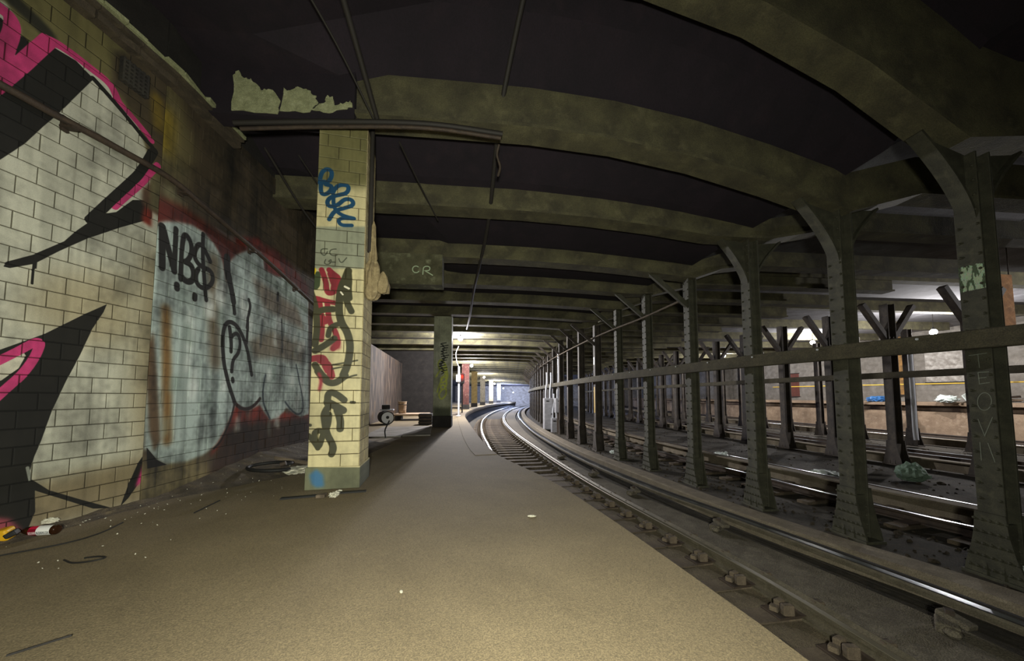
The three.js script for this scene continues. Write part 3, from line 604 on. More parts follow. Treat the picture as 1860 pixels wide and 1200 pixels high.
// y = 0 at the foot; flanges face the tracks on either side; style: near (curved gusset knees), strut (far ones), fork (row between tracks 2 and 3), bare
function makeColumn(h, style, mat, w = 0.18, kneeTop = h, rivets = true, d = 0.21) {
  const t = base('steel_column', 0, 0, 0), fl = 0.026;
  const prof = new MB();
  prof.box(fl, h, d, -w / 2, h / 2, 0, 0, 0, 0, 0.006).box(fl, h, d, w / 2, h / 2, 0, 0, 0, 0, 0.006).box(w, h, 0.03, 0, h / 2, 0);
  prof.build('shaft', mat, t);
  // flared foot: curved gusset plates on both flanges and a base plate
  const f = new MB(), flare = [[-d / 2 - 0.01, 0.7], [-d / 2 - 0.025, 0.5], [-d / 2 - 0.06, 0.3], [-d / 2 - 0.1, 0.15], [-d / 2 - 0.125, 0.02], [d / 2 + 0.125, 0.02], [d / 2 + 0.1, 0.15], [d / 2 + 0.06, 0.3], [d / 2 + 0.025, 0.5], [d / 2 + 0.01, 0.7]];
  for (const s of [-1, 1]) { const g = extrude(flare, 0.025); g.rotateY(Math.PI / 2); g.translate(s * (w / 2 + 0.014) + (s < 0 ? -0.025 : 0), 0, 0); f.add(g); }
  const web = extrude([[-w / 2 - 0.05, 0.02], [-w / 2 - 0.04, 0.16], [-w / 2 - 0.02, 0.5], [-w / 2 - 0.02, 0.6], [w / 2 + 0.02, 0.6], [w / 2 + 0.02, 0.5], [w / 2 + 0.04, 0.16], [w / 2 + 0.05, 0.02]], 0.03);
  for (const s of [-0.6, 0.6]) f.add(web.clone().translate(0, 0, s * d / 2 - 0.015));
  f.box(w + 0.13, 0.04, d + 0.28, 0, 0.01, 0, 0, 0, 0, 0.008);
  f.build('foot', mat, t);
  if (style === 'near') {
    for (const s of [-1, 1]) {
      const yb = kneeTop - (s < 0 ? 0.72 : 0.6), reach = s < 0 ? 0.62 : 0.5, X = (q) => s * (w / 2 + q), pts = [], edge = [];
      const topAt = (q) => s < 0 ? kneeTop + q * 0.42 : kneeTop + 0.2 * q;
      for (let i = 0; i <= 10; i++) { const a = i / 10, q = reach * a ** 1.5, y = yb + (topAt(reach) - yb) * a; edge.push([X(q), y]); }
      pts.push(...edge, [X(0), kneeTop + 0.05]);
      if (s > 0) pts.reverse();
      new MB().add(extrude(pts, 0.03).translate(0, 0, -0.015)).build('knee_plate', mat, t);
      const e = new MB(); for (let i = 0; i < 10; i++) e.bar(up(edge[i][0], edge[i][1], 0), up(edge[i + 1][0], edge[i + 1][1], 0), 0.15, 0.03);
      e.build('knee_flange', mat, t);
    }
  } else if (style === 'strut') {
    new MB().bar(up(-w / 2 + 0.03, h - 0.75, 0), up(-0.98, h + 0.02, 0), 0.1, 0.05).bar(up(-w / 2 + 0.03, h - 0.75, 0.06), up(-0.98, h + 0.02, 0.06), 0.02, 0.11).build('knee_brace', mat, t);
  } else if (style === 'fork') {
    for (const s of [-1, 1]) new MB().bar(up(s * (w / 2 - 0.03), h - 1.05, 0), up(s * 0.85, h - 0.02, 0), 0.16, 0.12).build('knee_brace', mat, t);
  }
  if (rivets) {
    const L = [];
    for (let y = 0.85; y < h - 0.1; y += 0.17) for (const z of [-d * 0.36, d * 0.36]) L.push([-w / 2 - fl / 2, y, z, 'x']);
    for (let j = 0; j < 5; j++) for (let i = -2 - (j < 2 ? 1 : 0); i <= 2 + (j < 2 ? 1 : 0); i++) L.push([-w / 2 - 0.04, 0.1 + j * 0.13, i * 0.06, 'x']);
    for (let j = 0; j < 4; j++) for (const x of [-0.075, 0.075]) L.push([x, 0.08 + j * 0.12, d * 0.3 + 0.017, 'z']);
    const r = put('rivet', metreUV(rivetRows(L)), mat, t); r.userData = { kind: 'stuff' };
  }
  return t;
}
const COLS = [[5.32, 3.81], [4.85, 4.93], [4.44, 6.25], [4.12, 7.78], [3.77, 9.41], [3.44, 10.95], [3.17, 12.63], [2.95, 14.5]];
{ let D = 14.5; while (D < 66) { D += 1.8; COLS.push([cx(D), D]); } }
const FOOT = -0.88;
let colFar = null;
COLS.forEach(([x, D], i) => {
  const ry = Math.atan(slope(D)), top = under(0, D) + 0.12 - FOOT;
  let c;
  const where = i === 0 ? 'on the kerb, with chalk marks and a pale paint patch' : i === 1 ? 'on the kerb, with a wide curved bracket' : 'on the near kerb, counting away from the viewer';
  const label = `${ord(i)} riveted steel column ${where}`;
  if (i < 6) { c = makeColumn(top, i < 3 ? 'near' : 'strut', M.steel, 0.18, under(-0.1, D) - FOOT); c.position.set(x, FOOT, -D); c.rotation.y = ry; } else if (!colFar) { c = colFar = makeColumn(4.62, 'strut', M.steelFar, 0.22, 4.6, false); c.position.set(x, FOOT, -D); c.rotation.y = ry; } else c = copy(colFar, x, FOOT, D, ry, label);
  if (i > 6) c.scale.y = (under(0, D) + 0.12 - FOOT) / 4.62;
  tag(c, label, 'column', 'columns beside the near track', 'thing');
});
// second row, between the second and third tracks
let colMid = null;
for (let i = 3; i < 24; i++) {
  const [x, D] = COLS[i], X = x + 7.45, Y = D + 0.67;
  const label = `${ord(i - 3)} dark fork-topped column from the right, in the row beyond the second track`;
  let c;
  if (!colMid) { c = colMid = makeColumn(4.72, 'fork', M.steelFar, 0.24, 4.6, false); c.position.set(X, FOOT, -Y); c.rotation.y = 0.096; } else c = copy(colMid, X, FOOT, Y, 0.096, label);
  tag(c, label, 'column', 'columns in the second row', 'thing');
}
let colThird = null, colPipe = null;
let nThird = 0;
for (let i = 5; i < 20; i++) {
  const [x, D] = COLS[i], X = x + 13, Y = D + 1.25, pipe = i === 6 || i === 9 || i === 14;
  const label = pipe ? `column with a white conduit, ${['nearest', 'second nearest', 'farthest'][[6, 9, 14].indexOf(i)]} of three in the row before the far platform` : `${ord(nThird++)} dark column from the right, in the row before the far platform`;
  let c;
  if (pipe && !colPipe) {
    c = colPipe = makeColumn(4.72, 'bare', M.steelFar, 0.22, 4.6, false); c.position.set(X, FOOT, -Y); c.rotation.y = 0.096;
    const pp = new MB().tube([up(-0.2, 0.25, 0.2), up(-0.21, 0.6, 0.19), up(-0.2, 1.6, 0.19), up(-0.2, 3.9, 0.19)], 0.045, 8, 20).tube([up(-0.08, 0.25, 0.2), up(-0.08, 0.6, 0.19), up(-0.08, 1.6, 0.19), up(-0.08, 3.7, 0.19)], 0.03, 8, 20).build('conduit', M.pipeWhite, c); pp.userData = { label: 'pair of white conduits' };
  } else if (!pipe && !colThird) { c = colThird = makeColumn(4.72, 'bare', M.steelFar, 0.22, 4.6, false); c.position.set(X, FOOT, -Y); c.rotation.y = 0.096; } else c = copy(pipe ? colPipe : colThird, X, FOOT, Y, 0.096, label);
  tag(c, label, 'column', 'columns in the third row', 'thing');
}

// ---------------------------------------------------------------- ceiling beams
function beamGeo(x0, x1, colX, D, thick, yb, yt) {
  const n = 26, pos = [], k = slope(D), l = Math.hypot(1, k), wx = -k / l * thick / 2, wd = 1 / l * thick / 2;
  const ring = (i) => { const x = x0 + (x1 - x0) * i / n, d = D + k * (x - colX), b = yb(x - colX), t = yt(x - colX); return [[x - wx, b, -(d - wd)], [x + wx, b, -(d + wd)], [x + wx, t, -(d + wd)], [x - wx, t, -(d - wd)]]; };
  for (let i = 0; i < n; i++) { const a = ring(i), b = ring(i + 1); for (let q = 0; q < 4; q++) { const r = (q + 1) % 4; pos.push(...a[q], ...a[r], ...b[r], ...a[q], ...b[r], ...b[q]); } }
  for (const e of [ring(0), ring(n)]) pos.push(...e[0], ...e[1], ...e[2], ...e[0], ...e[2], ...e[3]);
  const g = new THREE.BufferGeometry(); g.setAttribute('position', new THREE.Float32BufferAttribute(pos, 3)); g.computeVertexNormals();
  return metreUV(g);
}
COLS.forEach(([x, D], i) => {
  if (i > 32) return;
  const b = base('ceiling_beam', 0, 0, 0), h = beamH(D), left = i < 3 ? -4.4 : i < 5 ? -6.2 : -8.5, right = i < 3 ? x + 21 : i < 24 ? x + 7.6 : x + 0.6;
  if (i % 2 === 0 && i > 2 && i < 24) { // deep girder over the farther tracks
    put('cross_girder', beamGeo(x + 0.1, x + 20, x, D, 0.3, (u) => Math.min(4.55, under(0, D) + u * 0.25), () => 5.05), M.beam, b);
  }
  if (i === 3) put('haunch', beamGeo(left, x - 5.6, x, D - 0.06, 0.34, () => 3.42, (u) => under(u, D) + 0.02), M.beamMoss, b);
  const deep = i === 3 ? (u) => h + 0.05 : () => h + 0.05;
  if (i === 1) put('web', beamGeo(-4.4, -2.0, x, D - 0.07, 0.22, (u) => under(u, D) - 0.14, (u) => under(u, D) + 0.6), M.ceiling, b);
  put('web', beamGeo(left, right, x, D, i === 0 ? 0.3 : 0.22, (u) => under(u, D) + 0.03, (u) => under(u, D) + 0.03 + deep(u)), M.beam, b);
  put('bottom_flange', beamGeo(left, right, x, D, i === 0 ? 0.36 : 0.34, (u) => under(u, D), (u) => under(u, D) + 0.045), M.beam, b);
  tag(b, i === 0 ? 'deep olive girder arching over the top right corner' : i === 1 ? 'olive ceiling beam that meets the nearest tiled pillar' : `${ord(i)} sooty beam across the ceiling, counting away from the viewer`, 'beam', 'ceiling beams', 'thing');
});

// ---------------------------------------------------------------- tracks
const RAIL_FOOT = [[-0.07, 0], [0.07, 0], [0.065, 0.02], [0.012, 0.03], [0.01, 0.095], [0.034, 0.105], [0.035, 0.132], [-0.035, 0.132], [-0.034, 0.105], [-0.01, 0.095], [-0.012, 0.03], [-0.065, 0.02]];
const RAIL_TOP = [[-0.03, 0.1325], [-0.031, 0.136], [-0.026, 0.14], [0.026, 0.14], [0.031, 0.136], [0.03, 0.1325]];
function rail(name, st, off, y, label, topMat, group, bodyMat = M.rust, prof = RAIL_FOOT, wide = 1) {
  const b = base(name, 0, 0, 0), P = (pr) => pr.map(([s, h]) => [s + off, h + y]);
  put('rail_body', sweep(st, P(prof)), bodyMat, b);
  put('running_top', sweep(st, P(RAIL_TOP.map(([s, h]) => [s * wide, h]))), topMat, b);
  tag(b, label, 'rail', group, 'thing'); return b;
}
rail('running_rail', rSt, -1.62, -0.9, 'gleaming running rail nearest to the platform edge, curving under the row of bulbs', M.polished, 'rails of the near track');
rail('running_rail', rSt, 0, -0.9, 'dull running rail of the near track with clips along its platform side', M.railTop, 'rails of the near track', M.railDust);
{ const b = put('guard_rail', sweep(rSt, [[0.1, -0.88], [0.17, -0.88], [0.17, -0.8], [0.14, -0.775], [0.1, -0.8]]), M.railDust); tag(b, 'rusty guard strip close beside the dull running rail', 'guard rail', null, 'thing'); }
rail('third_rail', sSt, 0, -0.86, 'bright topped third rail lying beside the stone kerb', M.polished, 'rails of the near track', M.railDust, [[-0.06, 0.07], [0.06, 0.07], [0.058, 0.11], [0.05, 0.132], [-0.05, 0.132], [-0.058, 0.11]], 1.5);
{ const b = new MB(); put('third_rail_cover', sweep(sSt, [[0.13, -0.86], [0.13, -0.735], [0.17, -0.735], [0.17, -0.86]]), M.dark); tag(scene.children[scene.children.length - 1], 'low dark board along the kerb side of the third rail', 'board', null, 'thing'); }
{ // insulator chunks beside the third rail
  [[3.93, 2.95], [3.3, 5.1], [2.7, 6.9], [2.3, 8.5], [1.85, 10.8]].forEach(([x, D], i) => {
    const b = base('rail_insulator', x - 0.32, -0.85, D, 0.4);
    const mb = new MB(); mb.box(0.2, 0.09, 0.14, 0, 0.045, 0, 0.3, 0, 0, 0.02).box(0.12, 0.05, 0.2, 0.06, 0.1, 0.03, -0.2, 0.2, 0, 0.015).ball(-0.08, 0.04, 0.05, 0.06, 6, 0.7);
    mb.build('casting', M.trough, b); new MB().box(0.05, 0.05, 0.05, 0.05, 0.14, 0, 0.5).build('bolt', M.rust, b);
    tag(b, `${ord(i)} rough lump of an insulator on the slab beside the third rail, from the viewer`, 'insulator', 'insulators', 'thing');
  });
}
for (const [off, n, lab] of [[1.7, 0, 'nearer bright rail of the second track, seen between the steel columns'], [3.35, 1, 'farther bright rail of the second track, seen between the steel columns'], [8.4, 2, 'nearest bright rail of the third track, past the forked columns'], [9.7, 3, 'middle bright rail of the third track, past the forked columns'], [10.7, 4, 'farther bright rail of the third track, past the forked columns'], [15.4, 5, 'nearer rail of the track along the far platform'], [17.6, 6, 'farther rail of the track along the far platform, under its pale face']])
  rail('running_rail', stations(plan(shift(off)), 90), 0, -0.9 + (n > 4 ? 0.05 : 0), lab, M.polished, 'rails of the farther tracks');
[[2.45, 'weathered plank cover over the third rail of the second track'], [7.75, 'plank cover on the near side of the third track'], [14.3, 'plank cover on the near side of the farthest track']].forEach(([off, l]) => { const b = put('cover_board', sweep(stations(plan(shift(off)), 70).filter(([p]) => -p.z < 62), [[-0.13, -0.66], [-0.13, -0.63], [0.13, -0.63], [0.13, -0.66], [0.09, -0.66], [0.09, -0.92], [0.05, -0.92], [0.05, -0.66]]), M.curb); tag(b, l, 'board', 'third rail covers', 'thing'); });
// ties of the near track with clips on the rail foot
{
  let first = null, n = 0, L = R_LINE.getLength();
  for (let s = 4.2; s < 34; s += 0.52) {
    const p = R_LINE.getPointAt(s / L), t = R_LINE.getTangentAt(s / L), ry = Math.atan2(-t.x, -t.z), label = `${ord(n)} dusty wooden tie of the near track, counted from the viewer`;
    let o;
    if (!first) {
      o = first = base('railway_tie', 0, 0, 0);
      new MB().box(2.35, 0.16, 0.21, -0.93, -0.965, 0, 0, 0, 0, 0.012).build('timber', M.tie, o);
      for (const x of [0, -1.62]) {
        const f = new MB().box(0.52, 0.02, 0.2, x - 0.03, -0.878, 0, 0, 0, 0, 0.005).build('tie_plate', M.rust, o);
        for (const q of [-0.13, 0.13]) { const c = new MB(); c.box(0.09, 0.08, 0.06, x + q, -0.84, -0.055, 0.25, 0, 0, 0.012).box(0.1, 0.1, 0.06, x + q * 1.25, -0.83, 0.055, -0.2, 0, 0, 0.014).box(0.07, 0.05, 0.07, x + q * 1.7, -0.85, -0.02, 0.5, 0, 0, 0.01).box(0.1, 0.03, 0.05, x + q * 0.8, -0.86, 0, 0, 0, q > 0 ? 0.3 : -0.3, 0.006); c.build('rail_clip', M.tie, f); }
      }
    } else { o = first.clone(); o.name = numbered('railway_tie'); scene.add(o); }
    o.position.set(p.x, 0, p.z); o.rotation.y = ry;
    tag(o, label, 'railway tie', 'ties of the near track', 'thing'); n++;
  }
  // second and third tracks: only their nearer ties show
  let f2 = null; n = 0;
  for (const [off, name, row] of [[2.4, 'second', 1], [9.4, 'third', 2]]) {
    n = 0;
    for (let D = row === 1 ? 3.6 : 6; D < (row === 1 ? 16 : 18); D += 0.62) {
      const X = cx(D) + off, Y = D + 0.096 * off, label = `${ord(n)} dark wooden tie of the ${name} track, from the near end`;
      let o; if (!f2) { o = f2 = base('railway_tie', 0, 0, 0); new MB().box(2.4, 0.14, 0.21, 0, -0.965, 0, 0, 0, 0, 0.012).build('timber', M.tie, o); for (const q of [-0.85, 0.85]) new MB().box(0.3, 0.02, 0.18, q, -0.887, 0).build('tie_plate', M.rust, o); } else { o = f2.clone(); o.name = numbered('railway_tie'); scene.add(o); }
      o.position.set(X, 0, -Y); o.rotation.y = 0.22; tag(o, label, 'railway tie', `ties of the ${name} track`, 'thing'); n++;
    }
  }
}
// loose dirt and stones in the trackbed
{
  const g = new THREE.IcosahedronGeometry(1, 0), im = new THREE.InstancedMesh(g, M.rubble, 5200), o = new THREE.Object3D();
  for (let i = 0; i < 5200; i++) {
    const D = 1 + 24 * rnd() ** 1.6, near = i < 2600, k = rr(0.01, 0.035) * (i % 17 ? 1 : 1.9);
    let x; const q = R_LINE.getPointAt(clamp01((D + 3.5) / 72));
    if (near) x = q.x + (rnd() < 0.6 ? rr(-0.75, -0.1) : rr(-1.5, 0)); else x = cx(D) + (rnd() < 0.35 ? rr(-0.5, 1.3) : rr(0.9, 14));
    const y = near ? (Math.abs(x - q.x) < 0.09 ? -0.95 : -0.945) : x - cx(D) < 0.9 ? -0.885 : -0.95;
    o.position.set(x, y + k * 0.3, near ? q.z : -D - 0.096 * (x - cx(D))); o.rotation.set(rnd() * 6, rnd() * 6, rnd() * 6); o.scale.set(k, k * rr(0.4, 0.8), k * rr(0.7, 1.4)); o.updateMatrix(); im.setMatrixAt(i, o.matrix);
  }
  im.name = 'ballast_stones'; im.castShadow = im.receiveShadow = true; scene.add(im);
  tag(im, 'loose stones and dirt lumps strewn over the trackbeds', 'stones', null, 'stuff');
}
// long guard beams bolted along the columns
function guardBeam(st, off, y0, y1, label, bolts) {
  const b = base('guard_beam', 0, 0, 0);
  put('beam', sweep(st, [[off - 0.035, y0], [off - 0.05, y0 + 0.01], [off - 0.05, y1 - 0.01], [off - 0.035, y1], [off + 0.035, y1], [off + 0.035, y0]]), M.curbDark, b);
  if (bolts) {
    const mb = []; const n = st.length;
    for (let i = 2; i < n; i += 2) { const [p, t] = st[i], l = Math.hypot(t.x, t.z), s = off - 0.052; const g = rivetGeo.clone(); g.rotateZ(Math.PI / 2); g.rotateY(Math.atan2(t.x, t.z) + Math.PI); g.translate(p.x - t.z / l * s, y1 - 0.04, p.z + t.x / l * s); mb.push(plain(g)); }
    const r = put('bolt', metreUV(mergeGeometries(mb)), M.pipeWhite, b); r.userData = { kind: 'stuff' };
  }
  return tag(b, label, 'guard beam', null, 'thing');
}
M.curbDark = grime(0x56513f, 0x413c30, 0x655e4b, { tile: 1.1, freq: 5, grain: 0.4, bump: 0.003, z: 61, size: 192 });
guardBeam(cSt.filter(([p]) => -p.z > -2 && -p.z < 66), -0.24, 1.61, 1.82, 'long brown guard beam across the near row of columns at chest height', true);
guardBeam(stations(plan(shift(7.45)), 90).filter(([p]) => -p.z < 50), -0.22, 1.62, 1.8, 'dark guard beam across the forked columns behind the near row', false);
// long pipe strung along the tops of the columns
{ const b = base('column_conduit', 0, 0, 0); const pts = []; for (let D = 7.8; D < 26; D += 1.5) pts.push(V(cx(D) - 0.19, 3.25 + (D < 9 ? 0.06 : 0), D)); new MB().tube(pts, 0.028, 6, 60).build('pipe', M.tie, b); tag(b, 'thin straight conduit joining the near columns high under the beams', 'conduit', null, 'thing'); }

// ---------------------------------------------------------------- pipes and cables
{
  const b = base('wall_pipe', 0, 0, 0), mb = new MB();
  const q = (s, y) => s < 0 ? V(-3.75 + 0.0995 * s + 0.085, y, 3.51 + 0.995 * s) : V(-3.75 - 0.05 * s + 0.085, y, 3.51 + 0.9987 * s);
  const pts = [[-4, 3.37], [-1.08, 3.39], [-0.43, 3.42], [0.0, 3.425], [0.46, 3.36], [0.99, 3.27], [1.79, 3.12], [2.79, 2.9], [4.8, 2.5]].map(([s, y]) => q(s, y));
  mb.tube(pts, 0.03, 8, 80).build('pipe', M.rust, b);
  for (const [s, y] of [[-0.75, 3.4], [0.2, 3.41], [1.3, 3.21], [2.4, 3.0]]) { const p = q(s, y); new MB().box(0.02, 0.13, 0.05, p.x - 0.06, y, p.z, 0.1).box(0.1, 0.02, 0.05, p.x - 0.02, y - 0.034, p.z, 0.1).build('bracket', M.rust, b); }
  tag(b, 'rusty pipe running along the painted left wall above the lettering', 'pipe', null, 'thing');
}
{
  const b = base('beam_pipe', 0, 0, 0);
  new MB().tube([V(-3.3, 4.33, 3.86), V(-2.2, 4.42, 3.95), V(-1.0, 4.43, 4.0), V(-0.12, 4.4, 4.12)], 0.03, 7, 40).build('pipe', M.cable, b);
  new MB().tube([V(-3.2, 4.24, 3.84), V(-2.2, 4.33, 3.92), V(-1.0, 4.35, 3.97), V(-0.14, 4.33, 4.1)], 0.024, 7, 40).build('pipe', M.rust, b);
  tag(b, 'pair of dark pipes under the beam over the nearest tiled pillar', 'pipe', null, 'thing');
}
{
  const b = base('ceiling_conduit', 0, 0, 0), pts = [];
  for (const [x, D] of [[0.25, 3.4], [0.02, 4.0], [-0.16, 4.5], [-0.42, 6.0], [-0.75, 7.6], [-1.05, 9.2], [-1.5, 12], [-1.95, 14.6]]) pts.push(V(x, under(x - cx(D), D) - 0.05 + (D < 4 ? 0.3 : 0), D));
  new MB().tube(pts, 0.035, 7, 60).build('pipe', M.cable, b);
  new MB().tube([V(-0.17, 4.4, 4.3), V(-0.2, 4.3, 4.35), V(-0.16, 4.16, 4.4), V(-0.19, 4.05, 4.42)], 0.018, 5, 20).build('loose_end', M.rust, b);
  tag(b, 'dark conduit running under the beams toward the hanging bulb, with a loose end', 'conduit', null, 'thing');
}
[[[[-1.6, 5.05, 2.6], [-1.63, 4.85, 3.2], [-1.66, 4.5, 4.0]], 0.03, 'thick cable coming down the ceiling to the nearest tiled pillar'], [[[-2.0, 5.0, 2.9], [-1.85, 4.8, 3.4], [-1.68, 4.45, 4.05]], 0.012, 'thin wire slanting down to the nearest tiled pillar top'], [[[-1.45, 4.36, 4.2], [-1.4, 4.3, 5.0], [-1.32, 4.22, 5.9]], 0.012, 'thin wire slanting away behind the beam pipes'], [[[-3.1, 4.2, 4.1], [-3.2, 3.9, 5.2], [-3.1, 3.5, 6.9]], 0.016, 'cable slanting down between left wall and nearest tiled pillar'], [[[-2.8, 4.25, 4.3], [-2.75, 3.9, 5.4], [-2.85, 3.5, 6.6]], 0.01, 'thinnest loose wire left of the nearest tiled pillar']].forEach(([p, r, l]) => tag(new MB().tube(p.map((q) => V(...q)), r, 5, 24).build('hanging_cable', M.cable), l, 'cable', null, 'thing'));
// pierced vent brick high on the left wall and peeled plaster on the first beam
{
  const ry = Math.PI / 2 - Math.atan(0.1), g = base('wall_vent', -3.705, 0, 3.25, ry); g.position.set(-3.75 - 0.0995 * 0.3 + 0.006, 4.25, -(3.51 - 0.3));
  const pl = new MB(); for (let i = 0; i < 6; i++) { pl.box(0.018, 0.24, 0.045, -0.1 + i * 0.04, 0, 0.0225); pl.box(0.22, 0.018, 0.045, 0, -0.1 + i * 0.04, 0.0226); }
  pl.build('lattice', M.beamDark, g); new MB().box(0.22, 0.24, 0.004, 0, 0, 0.002).build('back_plate', M.beamDark, g);
  tag(g, 'small square pierced vent high on the left wall', 'vent', null, 'thing');
}
[[[[-3.42, 4.57], [-2.9, 4.55], [-2.88, 4.77], [-3.0, 4.87], [-3.1, 4.85], [-3.22, 4.99], [-3.3, 4.97], [-3.38, 5.07], [-3.42, 5.01]], 'broad olive flake of peeled plaster on the beam by the left wall'], [[[-2.86, 4.60], [-2.52, 4.61], [-2.5, 4.69], [-2.44, 4.74], [-2.47, 4.82], [-2.55, 4.90], [-2.66, 4.93], [-2.76, 4.87], [-2.85, 4.89]], 'round pale flake of peeled plaster left of the nearest pillar top'], [[[-2.5, 4.64], [-2.3, 4.63], [-2.1, 4.69], [-2.02, 4.73], [-2.05, 4.79], [-2.14, 4.75], [-2.22, 4.73], [-2.26, 4.83], [-2.34, 4.84], [-2.35, 4.75], [-2.42, 4.71]], 'small ragged pale flake of plaster just above the nearest pillar']].forEach(([pts, l]) => {
  const jag = []; pts.forEach((p, i) => { const n = pts[(i + 1) % pts.length]; for (let k = 0; k < 4; k++) jag.push([p[0] + (n[0] - p[0]) * k / 4 + rr(-0.016, 0.016), p[1] + (n[1] - p[1]) * k / 4 + rr(-0.016, 0.016)]); });
  const g = extrude(jag, 0.012, 0.002); g.translate(0, 0, 0);
  const m = put('plaster_flake', metreUV(plain(g)), M.plaster);
  m.position.set(0, 0, -(4.93 - 0.096 * 4.85) + 0.185); m.rotation.y = Math.atan(0.096);
  tag(m, l, 'plaster flake', 'peeling plaster', 'thing');
});

// ---------------------------------------------------------------- lamps
function lampAt(x, y, D, top, power, color, label, group) {
  const b = base('hanging_bulb', x, y, D);
  const bulb = new MB().ball(0, 0, 0, 0.12, 18, 1.05).build('bulb', glow(color, 30), b); bulb.castShadow = false;
  new MB().rod(up(0, 0.11, 0), up(0, 0.2, 0), 0.05, 10, 0.035).build('socket', M.black, b);
  new MB().rod(up(0, 0.17, 0), up(0.01, top - y, 0), 0.009, 6).build('cord', M.cable, b);
  const l = new THREE.PointLight(color, power, 0, 2); l.position.set(0, -0.01, 0); l.castShadow = true; l.shadow.radius = 2.5; l.shadow.mapSize.set(512, 512); b.add(l);
  return tag(b, label, 'lamp', group, 'thing');
}
LAMP_SPOTS.forEach(([x, y, D, p], i) => lampAt(x, y, D, crown(D) + 0.32, p, i > 3 ? LAMP_BLUE : LAMP_WHITE, `${['nearest', 'second', 'third', 'fourth', 'fifth', 'farthest'][i]} bare bulb in the row over the platform edge`, 'bulbs over the platform edge'));
TRACK_LAMP_SPOTS.forEach(([x, y, D, p], i) => lampAt(x, y, D, 4.75, p, LAMP_WHITE, ['right bright bulb over the track by the far platform, beside the nearest column', 'middle bright bulb over the track by the far platform, between two near columns', 'left bright bulb over the track by the far platform, smallest of the three', 'bulb over the track by the far platform beyond the right edge of the view'][i], 'bulbs along the far platform'));
{ // white conduit post beside the second pillar, with its junction box
  const b = base('lamp_post', -2.96, 0, 19);
  new MB().rod(up(0, 0, 0), up(0, 2.75, 0), 0.055, 10).build('post', M.pipeWhite, b);
  new MB().box(0.24, 0.4, 0.16, -0.02, 2.1, 0.06, 0, 0, 0, 0.015).build('junction_box', M.pipeWhite, b);
  new MB().tube([up(0, 2.7, 0), up(-0.12, 3.1, 0.1), up(-0.14, 3.5, 0.2), up(0.02, 3.86, 0.3)], 0.02, 6, 24).build('cable', M.pipeWhite, b);
  new MB().box(0.22, 0.05, 0.22, 0, 0.025, 0, 0, 0, 0, 0.01).build('foot', M.pipeWhite, b);
  tag(b, 'thin white post with a junction box behind the second pillar', 'post', null, 'thing');
}
{ // red signal beside the post
  const b = base('track_signal', -3.35, 0, 23);
  new MB().rod(up(0, 0, 0), up(0, 2.2, 0), 0.05, 8).build('post', M.dark, b);
  new MB().box(0.26, 0.7, 0.2, 0, 2.3, 0, 0, 0, 0, 0.03).build('housing', M.black, b);
  new MB().add(new THREE.CylinderGeometry(0.09, 0.09, 0.03, 14).rotateX(Math.PI / 2).translate(0, 2.42, 0.11)).build('red_lens', glow(0xff2010, 3), b);
  new MB().add(new THREE.CylinderGeometry(0.09, 0.09, 0.03, 14).rotateX(Math.PI / 2).translate(0, 2.16, 0.11)).build('dark_lens', M.black, b);
  const l = new THREE.PointLight(0xff2a14, 3, 0, 2); l.position.set(0, 2.42, 0.2); l.castShadow = true; b.add(l);
  tag(b, 'signal with a lit red lens behind the white post', 'signal', null, 'thing');
}
